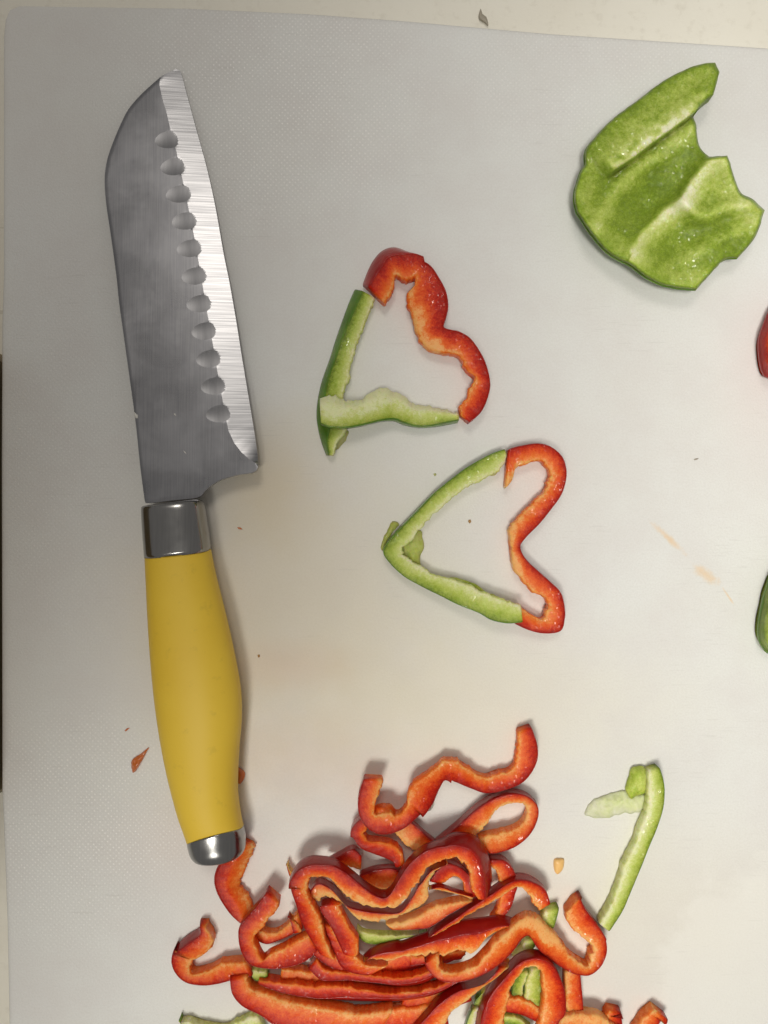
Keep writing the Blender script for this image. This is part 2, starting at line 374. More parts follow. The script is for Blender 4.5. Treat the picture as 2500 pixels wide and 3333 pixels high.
def plain(name, c, rough=0.5, **kw):
    m = NT(name); n = m.noise(300, 3); col = m.mix(n, tuple(x*0.85 for x in c), tuple(min(1, x*1.12) for x in c))
    return m.out(color=col, rough=rough, normal=m.bump(m.noise(900, 2), 0.3, 0.0002), **kw)
SHADE_BROWN = plain('shade_brown', (0.30, 0.23, 0.13), 0.6)  # brown of the block added for the left-edge shadow
SHARD = plain('orange_skin_shard', (0.62, 0.16, 0.035), 0.15, coat=0.6)
CRUMB = plain('amber_crumb', (0.95, 0.56, 0.20), 0.3)
WHITEBIT = plain('whitish_crumb', (0.78, 0.76, 0.70), 0.3)
GREYBIT = plain('grey_smudge', (0.36, 0.32, 0.25), 0.5)
BROWNBIT = plain('brown_crumb', (0.40, 0.22, 0.07), 0.4)
def gel():
    m = NT('clear_pepper_jelly'); return m.out(color=(0.78, 0.74, 0.66), rough=0.12, trans=0.75, normal=m.bump(m.noise(500, 2), 0.4, 0.0005))
GEL = gel()

# ------------------------------------------------------------------ setting: counter, board
ct = mesh_obj('worktop', [(-1.2, -1.2, -0.0125), (1.2, -1.2, -0.0125), (1.2, 1.2, -0.0125), (-1.2, 1.2, -0.0125)], [[0, 1, 2, 3]], COUNTER, smooth=False)
props(ct, 'cream kitchen worktop under and around the white board', None, None, 'structure')
BO = [(28, 28), (60, 14), (600, 22), (1000, 40), (1300, 62), (1800, 106), (2500, 152), (3600, 225), (3600, 4300), (45, 4300), (28, 3400), (20, 3000), (8, 2680), (3, 2580), (1, 1500), (3, 1050), (8, 900), (8, 120), (14, 60)]
def board():
    ring = densify(BO, 40)
    A = np.array([P(*p) for p in ring]); c = A.mean(0)
    nrm = np.roll(A, -1, 0)-np.roll(A, 1, 0); nrm = np.stack([-nrm[:, 1], nrm[:, 0]], 1); nrm /= np.linalg.norm(nrm, axis=1)[:, None]
    if ((A[5]+nrm[5]*0.01-c)@(A[5]+nrm[5]*0.01-c)) < ((A[5]-c)@(A[5]-c)): nrm = -nrm
    prof = [(-0.0024, 0.0), (-0.0014, 0.0), (-0.0009, -0.0001), (-0.0005, -0.0003), (-0.0001, -0.0008), (0, -0.0014), (0, -0.0105), (-0.0008, -0.0123)]
    V = []; F = []; n = len(A)
    for o, z in prof:
        for k in range(n):
            q = A[k]+nrm[k]*o; V.append((q[0], q[1], z))
    for r in range(len(prof)-1):
        for k in range(n): F.append([r*n+k, r*n+(k+1) % n, (r+1)*n+(k+1) % n, (r+1)*n+k])
    F.append(list(range(n))[::-1])
    b = mesh_obj('cutting_board', V, F, BOARD)
    import bmesh
    bm = bmesh.new(); bm.from_mesh(b.data); bmesh.ops.recalc_face_normals(bm, faces=bm.faces); bm.to_mesh(b.data); bm.free()
    if b.data.polygons[len(F)-1].normal.z < 0: b.data.flip_normals()
    return props(b, 'white plastic cutting board with fine raised dots, worn and stained, under everything', 'cutting board')
board()
def block():
    x0, x1 = -0.245, -0.1262; y1 = P(0, 1130)[1]; y0 = P(0, 2620)[1]; z0, z1, b = -0.0124, 0.045, 0.004
    V = []; F = []
    for z, i in ((z0, 0), (z1-b, 0), (z1-b*0.3, b*0.3), (z1, b)):
        for (x, y) in ((x0+i, y0+i+b), (x0+i+b, y0+i), (x1-i-b, y0+i), (x1-i, y0+i+b), (x1-i, y1-i-b), (x1-i-b, y1-i), (x0+i+b, y1-i), (x0+i, y1-i-b)): V.append((x, y, z))
    for r in range(3):
        for k in range(8): F.append([r*8+k, r*8+(k+1) % 8, (r+1)*8+(k+1) % 8, (r+1)*8+k])
    F.append([24+k for k in range(8)])
    o = mesh_obj('shade_block', V, F, SHADE_BROWN, smooth=False)  # block added in place of a soft shadow along the board's left edge
    props(o, 'added dark brown block standing in for the shadow beyond the left edge of the board', 'block')
block()

# ------------------------------------------------------------------ knife
def blade_z(py): return 0.0022+0.0070*np.clip((np.asarray(py)-225)/1415, 0, 1.2)
def knife():
    root = empty('kitchen_knife', (P(560, 1640)[0], P(560, 1640)[1], 0), 'santoku knife with scalloped steel blade and yellow handle at the left of the board', 'knife')
    left = [(522, 251), (469, 298), (435, 334), (410, 369), (377, 441), (351, 513), (341, 576), (345, 656), (362, 774), (379, 900), (389, 994), (407, 1123), (440, 1364), (457, 1523), (471, 1628)]
    bottom = [(474, 1638), (560, 1629), (644, 1619), (665, 1600), (686, 1581), (721, 1561), (772, 1546), (820, 1539), (835, 1531), (840, 1518)]
    right = [(837, 1471), (828, 1407), (811, 1304), (790, 1179), (768, 1040), (746, 915), (727, 821), (701, 673), (672, 542), (634, 403), (609, 310), (585, 228)]
    tip = [(560, 231), (540, 240)]
    out = densify(left+bottom+right+tip, 9, True, True)
    bev = [(521, 253), (519, 277), (531, 331), (541, 361), (556, 426), (574, 492), (595, 588), (613, 674), (631, 764), (647, 854), (662, 943), (677, 1031), (693, 1120), (708, 1211), (724, 1300), (738, 1374), (744, 1402), (762, 1441), (785, 1471), (811, 1495), (838, 1510)]
    edge = [(840, 1518)]+right
    dim = [(546, 455), (564, 543), (582, 632), (601, 720), (617, 809), (633, 899), (649, 989), (665, 1078), (680, 1168), (696, 1257), (712, 1347)]
    ca, sa = math.cos(-0.14), math.sin(-0.14)
    def dimple(c, s=1.0):
        pts = []
        for k in range(36):
            t = 2*math.pi*k/36; x = math.cos(t); y = math.sin(t)
            # egg shape, blunt towards the cutting edge
            X = 42*s*x; Y = 28*s*y*(1.0+0.12*x)
            pts.append((c[0]+X*ca-Y*sa, c[1]+X*sa+Y*ca))
        return pts
    ed0 = [(840, 1518)]+right; oa = np.array(out); edge = [tuple(p) for p in oa[(seg_dist(oa, ed0, False) < 3.5)]]
    edge.sort(key=lambda p: -p[1])
    bl = densify(bev, 7, False)[1:-1]
    dl = [dimple(c) for c in dim]
    V, F = tri_fill(out, 5.0, [(bl, False)]+[(d, True) for d in dl])
    sd, _ = signed_side(V, bev)      # bev runs downwards: + on the right of direction (picture) = left side
    de = seg_dist(V, edge, False)
    # which side is the bevel: between bev line and edge
    bevpoly = bev+[(848, 1519)]+[(x+5, y-1) for x, y in edge]+[(602, 214), (558, 216), (530, 232), (512, 245)]
    inb = inside(V, bevpoly) | (seg_dist(V, bevpoly) < 0.01)
    db = seg_dist(V, bev, False)
    T = blade_z(V[:, 1])
    width = np.maximum(db+de, 1e-3)
    drop = np.where(inb, 0.00105*np.clip(db/width, 0, 1), 0.0)
    flat = T.copy(); bevz = T-drop
    cls = np.where(inb & (db > 0.3), 1, 0)
    hz = np.full(len(V), 1e9)
    for c in dim:
        dx = V[:, 0]-c[0]; dy = V[:, 1]-c[1]; X = (dx*ca+dy*sa)/42; Y = (-dx*sa+dy*ca)/28/(1+0.12*np.clip(X, -1, 1))
        r2 = X*X+Y*Y; zz = np.where(r2 < 1.0001, T-0.00062*(1-r2)**0.8*1.0-0.00016*(X > 0)*X, 1e9)
        hz = np.minimum(hz, np.where(r2 < 1.0001, T-0.00016*np.maximum(1-r2, 0)-0.00022*np.clip(X, 0, 1)**2, 1e9))
    z = np.minimum(bevz, hz)
    # slight hollow/rounding at the spine side
    ds = seg_dist(V, left, False); z = z-0.00010*np.exp(-(ds/4.0)**2)
    Wv, Fc, nt = solid_from_top(V, F, z, lambda i, zz: float(T[i])-0.0021)
    mi = []
    C = np.array([np.mean(V[f], axis=0) for f in F])
    inbC = inside(C, bevpoly); inD = np.zeros(len(C), bool)
    for c, d in zip(dim, dl): inD |= inside(C, d)
    hzc = []
    for f in Fc[:nt]:
        pass
    # a face belongs to a hollow when the hollow lies below the bevel there
    for k in range(nt):
        f = F[k]
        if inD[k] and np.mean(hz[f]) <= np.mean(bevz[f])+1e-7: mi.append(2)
        elif inbC[k]: mi.append(1)
        else: mi.append(0)
    top_cls = {}
    for k in range(nt):
        f = Fc[k]
        for a in range(3):
            e = tuple(sorted((f[a], f[(a+1) % 3]))); top_cls.setdefault(e, set()).add(mi[k])
    mi += [0]*(len(Fc)-nt)
    nV = len(V)
    def sharp(a, b):
        e = (a, b) if a < b else (b, a)
        s = top_cls.get(e)
        if s is None: return False
        return len(s) > 1 
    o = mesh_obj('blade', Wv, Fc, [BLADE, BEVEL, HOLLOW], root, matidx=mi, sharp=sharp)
    for e in o.data.edges:      # outline edges stay crisp
        a, b = e.vertices
        if (a < nV) != (b < nV): e.use_edge_sharp = False
    cnt = {}
    for f in F:
        for k in range(3):
            e = tuple(sorted((f[k], f[(k+1) % 3]))); cnt[e] = cnt.get(e, 0)+1
    for e in o.data.edges:
        a, b = sorted(e.vertices)
        if cnt.get((a, b)) == 1 or cnt.get((a-nV, b-nV)) == 1: e.use_edge_sharp = True
    # ---- lofted handle parts
    def loft(name, st, mat, n=48, sub=10, cap0=False, cap1=False, p=2.25):
        # station: (Lx,Ly,Rx,Ry, zc, hz, bow)
        R = catmull(st, sub); V = []; F = []
        for s in R:
            zc, hzz, bow = s[4], s[5], s[6]
            L = Vector(P(s[0], s[1], zc)); Rr = Vector(P(s[2], s[3], zc)); c = (L+Rr)/2; hv = (Rr-L)/2
            ax = Vector((-hv.y, hv.x)).normalized()
            if ax.y > 0: ax = -ax
            for k in range(n):
                t = 2*math.pi*k/n; ct_, st_ = math.cos(t), math.sin(t)
                a = math.copysign(abs(ct_)**(2/p), ct_); b = math.copysign(abs(st_)**(2/p), st_)
                q = c+hv*a+ax*(bow*S*max(b, 0)**1.5)
                V.append((q.x, q.y, zc+hzz*b))
        m = len(R)
        for r in range(m-1):
            for k in range(n): F.append([r*n+k, r*n+(k+1) % n, (r+1)*n+(k+1) % n, (r+1)*n+k][::-1])
        if cap0: F.append(list(range(n)))
        if cap1: F.append([(m-1)*n+k for k in range(n)][::-1])
        o = mesh_obj(name, V, F, mat, root)
        import bmesh
        bm = bmesh.new(); bm.from_mesh(o.data); bmesh.ops.recalc_face_normals(bm, faces=bm.faces); bm.to_mesh(o.data); bm.free()
        return o
    mm = 0.001
    loft('ferrule', [(488, 1644, 640, 1625, 9.0*mm, 5.6*mm, 2), (474, 1646, 652, 1627, 9.0*mm, 7.2*mm, 2), (467, 1650, 659, 1632, 9.0*mm, 7.8*mm, 2), (465, 1658, 664, 1645, 9.0*mm, 8.1*mm, 3),
                     (468, 1715, 672, 1700, 9.0*mm, 8.3*mm, 3), (471, 1760, 679, 1745, 9.0*mm, 8.4*mm, 4), (475, 1812, 684, 1790, 9.0*mm, 8.5*mm, 6)], FERRULE, cap0=True, cap1=True, p=2.6)
    loft('grip', [(476, 1812, 684, 1790, 9.0*mm, 8.5*mm, 6), (475, 1816, 686, 1795, 9.0*mm, 8.7*mm, 6), (478, 1880, 701, 1870, 9.1*mm, 8.8*mm, 6), (483, 1984, 727, 1973, 9.4*mm, 9.2*mm, 6), (491, 2114, 753, 2083, 9.7*mm, 9.6*mm, 6),
                  (504, 2259, 780, 2225, 9.9*mm, 9.8*mm, 8), (522, 2389, 786, 2330, 9.9*mm, 9.8*mm, 10), (546, 2514, 777, 2450, 9.6*mm, 9.4*mm, 14), (577, 2634, 773, 2570, 9.2*mm, 9.0*mm, 0), (600, 2702, 782, 2650, 9.0*mm, 8.7*mm, -18),
                  (611, 2735, 789, 2684, 8.9*mm, 8.5*mm, -25), (613, 2741, 791, 2690, 8.9*mm, 8.3*mm, -26)], GRIP, cap0=True, cap1=True)
    loft('end_cap', [(616, 2741, 790, 2691, 8.9*mm, 8.3*mm, -26), (613, 2742, 792, 2694, 8.9*mm, 8.55*mm, -26), (615, 2755, 797, 2715, 8.9*mm, 8.6*mm, -22), (619, 2770, 799, 2740, 8.8*mm, 8.6*mm, -14), (623, 2778, 799, 2756, 8.8*mm, 8.55*mm, -8),
                     (627, 2783, 796, 2766, 8.7*mm, 8.3*mm, -2), (636, 2787, 788, 2773, 8.7*mm, 7.7*mm, 2), (660, 2789, 766, 2780, 8.7*mm, 5.4*mm, 2), (700, 2790, 725, 2786, 8.7*mm, 1.5*mm, 0)], FERRULE, sub=3, cap0=True, cap1=True)
knife()

# ------------------------------------------------------------------ pepper strips
def sstep(x): x = min(1, max(0, x)); return x*x*(3-2*x)
SEED = [0]
def strip(name, label, cp, color='red', z=0.0, h=5.5, gam=1.0, shift=0.0, rag=1.0, group=None, inwall=0.0, lumps=1.0, pale=()):
    """cp: pairs (outer x,y, inner x,y, k) in photograph pixels; z: base height in mm, number or list along the strip"""
    SEED[0] += 17.3; sd = SEED[0]
    R = catmull(cp, 5.5); n = len(R)
    zs = np.interp(np.linspace(0, 1, n), np.linspace(0, 1, len(z)), z)*1e-3 if isinstance(z, (list, tuple)) else np.full(n, z*1e-3)
    if isinstance(z, (list, tuple)):
        zs = np.convolve(np.pad(zs, 12, mode='edge'), np.ones(25)/25, mode='valid')
    hh = h*1e-3
    # cross-section: (s across, height fraction, flag) flag 0 skin side 1 top 2 inner 3 bottom
    sec = [(0.04, 0.0, 0), (0.0, 0.22, 0), (0.0, 0.5, 0), (0.0, 0.80, 0), (0.006, 0.955, 0), (0.030, 1.0, 1), (0.10, 1.006, 1), (0.20, 1.01, 1), (0.32, 1.01, 1), (0.44, 1.005, 1), (0.56, 1.0, 1),
           (0.68, 0.99, 1), (0.80, 0.975, 1), (0.90, 0.95, 1), (0.965, 0.91, 2), (1.0, 0.80, 2), (1.0, 0.45, 2), (0.98, 0.18, 2), (0.93, 0.0, 3), (0.5, -0.01, 3), (0.2, -0.005, 3)]
    ns = len(sec); V = []; av = []; SV = []; SI = []
    arc = 0.0; pc = None; cx = []; 
    for j in range(n):
        ox, oy, ix, iy, k = R[j]; k = max(0.0, min(0.8, k)); z0 = zs[j]
        u = np.array([ix-ox, -(iy-oy)]); L = max(np.linalg.norm(u), 1e-6); u /= L
        po = np.array(P(ox, oy, z0)); pi_ = np.array(P(ix, iy, z0))
        so = sstep(0.5+0.5*np.dot(-u, po)/0.03) if True else 1
        si = sstep(0.5+0.5*np.dot(u, pi_)/0.03)
        so = min(so, 1.0); si = min(si, 1.0)
        if k > 0.02: so *= 0.3
        o = np.array(P(ox, oy, z0+hh*so)); i = np.array(P(ix, iy, z0+hh*(0.25+0.6*si)))
        c = (o+i)/2
        if pc is not None: arc += np.linalg.norm(c-pc)
        pc = c; cx.append(c); W = i-o; wl = max(np.linalg.norm(W), 1e-6)
        q = arc*1000
        end = min(1.0, min(j, n-1-j)/1.0); endf = 0.96+0.04*end
        lump = rag*(0.00050*nz(q*0.42, sd)+0.00050*nz(q*1.1, sd+9)+0.00026*nz(q*2.8, sd+5))
        topw = 0.00020*nz(q*0.28, sd+21)*lumps
        def pt(s, f, fl, d=0.0):
            if fl == 0:
                a = k*(f**1.35)+s
            elif fl == 3: a = s
            else: a = k+(1-k)*s
            if fl == 1 and inwall > 0 and s > 1-inwall:     # the inner wall leans and shows
                f = f-(s-(1-inwall))/inwall*0.45
            if fl == 2 and inwall > 0: f = f*0.55
            e = lump*(s**3) if fl in (1, 2) else 0.0
            a2 = a+e/wl
            x, y = o+W*a2
            zz = z0+hh*f*endf
            if fl in (1, 2): zz += topw+0.00011*lumps*nz(q*0.7, s*2, sd+3)+0.00004*nz(q*2.4, s*7, sd+13)
            return np.array([x, y, zz])
        row = [pt(*e) for e in sec]
        if end < 1:
            cen = np.mean(row, axis=0); row = [cen+(r-cen)*(0.97+0.03*end) for r in row]
        for r, e in zip(row, sec):
            V.append(tuple(r)); s, f, fl = e
            a = {0: 0.0, 1: s, 2: 0.55+0.22*f, 3: 0.6}[fl]
            v = (a**gam)+shift + (0.12*nz(q*0.16, sd+31) if fl in (1, 2) else 0)
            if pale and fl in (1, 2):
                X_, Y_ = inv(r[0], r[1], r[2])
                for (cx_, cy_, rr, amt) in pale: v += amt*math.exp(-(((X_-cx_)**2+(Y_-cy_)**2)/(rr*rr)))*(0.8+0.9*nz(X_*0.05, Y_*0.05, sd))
            av.append(min(1, max(0, v)))
        # skin shell
        Wn = W/wl; ps = [np.array(row[m]) for m in range(6)]
        offs = [(-1, -0.2), (-1, 0), (-1, 0), (-1, 0.15), (-0.8, 0.6), (-0.1, 1)]
        for p_, (da, dz) in zip(ps, offs):
            SV.append(tuple(p_+np.array([Wn[0]*da, Wn[1]*da, dz])*0.00013))
        for p_ in ps[::-1]: SV.append(tuple(p_+np.array([Wn[0], Wn[1], -0.3])*0.00010))
    F = []
    for j in range(n-1):
        for m in range(ns): F.append([j*ns+m, j*ns+(m+1) % ns, (j+1)*ns+(m+1) % ns, (j+1)*ns+m])
    F.append(list(range(ns))[::-1]); F.append([(n-1)*ns+m for m in range(ns)])
    SF = []; q = 12
    for j in range(n-1):
        for m in range(q): SF.append([j*q+m, j*q+(m+1) % q, (j+1)*q+(m+1) % q, (j+1)*q+m])
    SF.append(list(range(q))[::-1]); SF.append([(n-1)*q+m for m in range(q)])
    # consistent outward normals
    def flip_if(V_, F_):
        a = np.array(V_); vol = 0
        for f in F_:
            for t in range(1, len(f)-1): vol += np.dot(a[f[0]], np.cross(a[f[t]], a[f[t+1]]))
        return [f[::-1] for f in F_] if vol < 0 else F_
    F = flip_if(V, F); SF = flip_if(SV, SF)
    c = np.mean(cx, axis=0)
    root = empty(name, (c[0], c[1], float(zs.min())), label, 'pepper strip', group)
    fm, sm = (RED, RED_SKIN) if color == 'red' else (GREEN, GREEN_SKIN)
    mesh_obj('flesh', V, F, fm, root, {'av': av})
    mesh_obj('skin', SV, SF, sm, root)
    return root
def flap(name, poly, z, t, mat, parent=None, label=None, cat=None, base=0.45, tip=None, rough=0.2, step=5.0, shape='dome', edge=14.0, ragged=2.0, group=None):
    """thin uneven piece: outline in photograph pixels, base height z mm, thickness t mm"""
    SEED[0] += 11.1; sd = SEED[0]
    out = densify(poly, 6, True, True)
    out = [(x+ragged*nz(x*0.06, y*0.06, sd)*1.6, y+ragged*nz(x*0.06, y*0.06, sd+50)*1.6) for x, y in out]
    V, F = tri_fill(out, step)
    d = seg_dist(V, out)
    zz = np.array([z*1e-3+t*1e-3*(0.25+0.75*(1-math.exp(-dd/edge)))*(1+rough*nz(x*0.035, y*0.035, sd)+0.5*rough*nz(x*0.1, y*0.1, sd)) for (x, y), dd in zip(V, d)])
    Wv, Fc, nt = solid_from_top(V, F, zz, lambda i, q: z*1e-3)
    av = [min(1, max(0, base+0.25*nz(x*0.02, y*0.02, sd+4))) for x, y in V]*2
    if parent is None:
        c = P(*np.mean(np.array(poly), axis=0), z*1e-3)
        o = mesh_obj(name, Wv, Fc, mat, None, {'av': av}, origin=(c[0], c[1], z*1e-3)); props(o, label, cat, group)
    else: o = mesh_obj(name, Wv, Fc, mat, parent, {'av': av})
    return o

# ---- first heart
strip('pepper_strip', 'thick red pepper strip forming the top of the upper heart', cv('F', [(540, 412, 715, 587, .30), (575, 310, 762, 525, .36), (620, 220, 790, 440, .42), (690, 145, 802, 378, .42), (780, 115, 850, 405, .36), (880, 148, 905, 412, .24), (980, 213, 945, 400, .05),
    (1070, 270, 943, 450), (1140, 370, 882, 520), (1190, 470, 880, 590), (1207, 580, 910, 655), (1190, 670, 935, 730), (1172, 742, 965, 830), (1230, 765, 1000, 895), (1290, 778, 1085, 952), (1370, 825, 1220, 968), (1440, 915, 1290, 1000),
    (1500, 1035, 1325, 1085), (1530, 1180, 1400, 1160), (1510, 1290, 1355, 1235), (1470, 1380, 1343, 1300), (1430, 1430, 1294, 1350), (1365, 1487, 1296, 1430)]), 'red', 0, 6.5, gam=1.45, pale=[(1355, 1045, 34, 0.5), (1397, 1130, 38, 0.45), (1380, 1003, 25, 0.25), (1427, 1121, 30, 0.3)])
g1 = strip('pepper_strip', 'long green pepper strip forming the left side of the upper heart', cv('F', [(478, 448, 642, 540, .42), (430, 560, 612, 620, .42), (380, 700, 565, 730, .38), (330, 850, 520, 840, .33), (290, 980, 482, 960, .32), (250, 1090, 457, 1090, .28),
    (215, 1200, 440, 1170, .28), (190, 1330, 405, 1270, .32), (182, 1440, 400, 1400, .4), (195, 1540, 425, 1530, .42), (225, 1640, 350, 1640, .42), (262, 1735, 325, 1738, .5)]), 'green', 0, [4.5][0], gam=1.2, shift=0.02)
flap('pith', cv('F', [(330, 1535), (430, 1545), (425, 1590), (400, 1640), (340, 1690), (300, 1650), (290, 1560)]), 0.0, 1.6, GREEN_THIN, g1, base=0.72)
g4 = strip('pepper_strip', 'green strip lying across the bottom point of the upper heart', cv('F', [(235, 1508, 212, 1285, .02), (300, 1530, 320, 1268), (400, 1535, 405, 1300), (500, 1522, 500, 1305), (600, 1500, 600, 1250), (700, 1478, 685, 1205), (790, 1478, 775, 1232, .04), (860, 1505, 870, 1270, .05),
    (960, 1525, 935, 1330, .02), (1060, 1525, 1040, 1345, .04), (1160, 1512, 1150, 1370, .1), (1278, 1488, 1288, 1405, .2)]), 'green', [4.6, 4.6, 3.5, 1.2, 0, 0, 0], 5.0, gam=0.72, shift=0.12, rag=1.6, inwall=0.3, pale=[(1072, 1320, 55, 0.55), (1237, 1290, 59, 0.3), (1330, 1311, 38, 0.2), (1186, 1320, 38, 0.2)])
# ---- second heart
g2 = strip('pepper_strip', 'green V-shaped strip forming the point of the lower heart', cv('G', [(1032, 155, 1064, 200, .05), (960, 180, 1035, 275), (880, 218, 965, 340), (740, 300, 830, 400), (620, 390, 710, 480), (500, 480, 600, 568, .06), (400, 578, 500, 650, .1), (300, 682, 400, 755, .1),
    (200, 788, 335, 850, .08), (125, 890, 270, 905, .03), (118, 955, 262, 950), (180, 1040, 310, 985), (280, 1130, 400, 1045), (430, 1215, 500, 1105), (560, 1280, 620, 1138), (700, 1350, 760, 1180), (850, 1410, 890, 1245), (950, 1465, 1010, 1290),
    (1070, 1490, 1090, 1320), (1190, 1482, 1160, 1345)]), 'green', [0, 0, 0, 0, 0, 0.4, 2.2, 3.2], 5.6, gam=1.05, shift=0.06)
flap('pith', cv('G', [(400, 775), (418, 840), (430, 905), (400, 970), (398, 1050), (330, 1050), (240, 960), (250, 860), (330, 800)]), 0.3, 2.4, GREEN_THIN, g2, base=0.50, rough=0.5)
flap('pith', cv('G', [(182, 706), (236, 722), (180, 800), (125, 880), (108, 930), (95, 900), (110, 840), (140, 770)]), 0.0, 1.8, GREEN_THIN, g2, base=0.45)
flap('pith', cv('G', [(1040, 255), (1010, 300), (965, 355), (930, 350), (900, 352), (950, 290), (1000, 240)]), 0.2, 1.6, GREEN_THIN, g2, base=0.85)
flap('pith', cv('G', [(620, 1138), (700, 1145), (790, 1175), (860, 1212), (910, 1250), (1010, 1285), (960, 1310), (860, 1290), (740, 1230), (660, 1190)]), 2.0, 2.6, GREEN, g2, base=0.35)
strip('pepper_strip', 'orange-red S-shaped strip forming the right lobes of the lower heart', cv('G', [(1078, 150, 1044, 455), (1110, 138, 1098, 385), (1180, 120, 1122, 300), (1300, 103, 1210, 266), (1400, 125, 1290, 241), (1490, 200, 1352, 285), (1525, 300, 1380, 340), (1520, 400, 1362, 402), (1480, 510, 1335, 470),
    (1400, 620, 1235, 570), (1320, 720, 1145, 660), (1230, 810, 1075, 748), (1180, 870, 1075, 830), (1170, 910, 1080, 900), (1195, 970, 1090, 990), (1240, 1025, 1110, 1080), (1300, 1080, 1185, 1170), (1400, 1170, 1240, 1238), (1480, 1250, 1330, 1278),
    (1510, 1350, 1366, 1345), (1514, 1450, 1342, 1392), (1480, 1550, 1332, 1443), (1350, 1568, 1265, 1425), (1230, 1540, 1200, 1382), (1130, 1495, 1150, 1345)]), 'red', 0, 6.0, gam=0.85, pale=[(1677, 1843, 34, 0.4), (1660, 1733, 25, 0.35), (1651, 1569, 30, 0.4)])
# ---- lone green strip on the right
g3 = strip('pepper_strip', 'lone green pepper strip shaped like a seven at the lower right', cv('J', [(825, 240, 705, 235), (852, 330, 705, 335), (862, 430, 708, 440), (848, 560, 692, 555), (800, 710, 635, 690), (745, 840, 600, 800), (690, 980, 530, 935), (640, 1100, 490, 1060), (590, 1220, 455, 1170), (535, 1345, 395, 1290), (435, 1500, 335, 1395)]), 'green', 0, 5.2, gam=0.95, shift=0.10)
flap('pith', cv('J', [(625, 232), (720, 236), (745, 330), (725, 420), (650, 450), (600, 480), (572, 430), (560, 385), (590, 300)]), 0.6, 3.2, GREEN, g3, base=0.42)
flap('pith', cv('J', [(560, 405), (450, 435), (330, 470), (255, 545), (250, 600), (330, 622), (440, 618), (540, 585), (620, 585), (700, 550), (715, 450), (640, 440)]), 0.0, 1.6, PITH, g3, base=0.72, rough=0.6, ragged=3.5)

# ---- pile of strips at the bottom (base height grows with the layer)
G = 'pile of sliced pepper strips at the bottom edge'
def pile(label, cp, z, h=5.5, color='red', **kw): return strip('pepper_strip', label, cp, color, z, h, group=G, **kw)
pile('red S-shaped strip reaching furthest up from the top of the pile', cv('D', [(1515, 143, 1412, 150), (1555, 270, 1405, 255), (1548, 380, 1385, 370), (1480, 490, 1345, 412), (1380, 550, 1270, 425), (1220, 585, 1190, 450), (1100, 550, 1110, 412), (990, 505, 1010, 345), (925, 488, 925, 338, .12), (893, 560, 850, 395, .2),
    (860, 635, 740, 470, .12), (810, 690, 685, 540, .05), (740, 750, 660, 650), (650, 825, 600, 705), (545, 862, 560, 680), (450, 850, 500, 690), (380, 790, 460, 700), (345, 700, 455, 650), (350, 580, 485, 580), (385, 460, 510, 490)]), [0, 0, 0, 0.5, 2, 5, 6, 6, 5], gam=1.15)
flap('pith', cv('D', [(450, 690), (490, 662), (560, 662), (600, 700), (660, 690), (640, 760), (560, 790), (470, 780), (430, 740)]), 6.5, 4.8, RED, bpy.data.objects[[o.name for o in bpy.data.objects if o.get('label', '').startswith('red S-shaped strip reaching')][0]], base=0.55)
pile('purplish red strip curling out under the topmost S-shaped strip', cv('D', [(420, 690, 470, 760), (345, 735, 425, 800), (300, 800, 385, 850), (308, 880, 410, 872), (370, 960, 480, 880), (480, 1005, 570, 895), (575, 1045, 645, 960), (600, 1090, 650, 1040)]), [2, 2.5, 3, 3, 2], gam=1.5, shift=-0.1)
pile('orange strip crossing under the topmost strip towards the oval loop', cv('D', [(690, 740, 580, 850), (740, 780, 620, 890), (800, 835, 680, 940), (870, 890, 740, 985), (960, 970, 850, 1070)]), [0.5, 1, 1], 4.5, gam=0.7, shift=0.15)
pile('orange oval loop with an open hole at the top right of the pile', cv('D', [(860, 885, 980, 980), (1000, 770, 1130, 880), (1150, 640, 1215, 790), (1280, 570, 1285, 690), (1400, 550, 1385, 652), (1500, 590, 1462, 658), (1560, 690, 1468, 690), (1545, 790, 1455, 738), (1490, 880, 1400, 790), (1400, 950, 1310, 818), (1300, 985, 1200, 838), (1230, 995, 1150, 860)]), [0.5, 0.8, 0.5, 0.3, 1, 2], gam=0.75, shift=0.08)
pile('large glossy red M-shaped strip on top of the pile', cv('B', [(490, 1290, 620, 1292), (400, 1150, 550, 1120), (330, 1010, 522, 1000), (290, 880, 465, 870), (250, 760, 395, 738), (242, 650, 395, 690, .05), (300, 532, 420, 655, .12), (400, 472, 480, 642, .14), (510, 470, 560, 655, .10), (620, 492, 610, 695, .03), (740, 570, 690, 790), (860, 670, 790, 855),
    (960, 735, 900, 892), (1035, 748, 1030, 905), (1095, 690, 1140, 890), (1150, 590, 1230, 790), (1230, 475, 1330, 650), (1340, 382, 1400, 560), (1450, 340, 1500, 510)]) + cv('C', [(330, 300, 350, 470, .1), (430, 252, 430, 455, .32), (570, 268, 500, 500, .38), (660, 360, 540, 560, .42), (705, 480, 545, 640, .45), (717, 600, 560, 700, .45), (692, 725, 600, 745, .45)]),
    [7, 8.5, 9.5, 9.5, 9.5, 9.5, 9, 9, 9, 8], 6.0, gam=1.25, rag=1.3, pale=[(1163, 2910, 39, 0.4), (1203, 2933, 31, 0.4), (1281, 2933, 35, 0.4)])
pile('pale orange inner strip nested just below the M-shaped strip', cv('B', [(400, 740, 480, 850), (480, 650, 560, 810), (600, 700, 700, 880), (720, 830, 790, 985), (860, 870, 900, 1015), (1020, 890, 1060, 1000), (1150, 880, 1230, 935), (1230, 790, 1375, 830), (1300, 690, 1390, 690), (1400, 550, 1460, 585), (1530, 490, 1560, 530)]), [6, 6, 6, 6.5, 6.5], 5.0, gam=0.55, shift=0.18, rag=1.5)
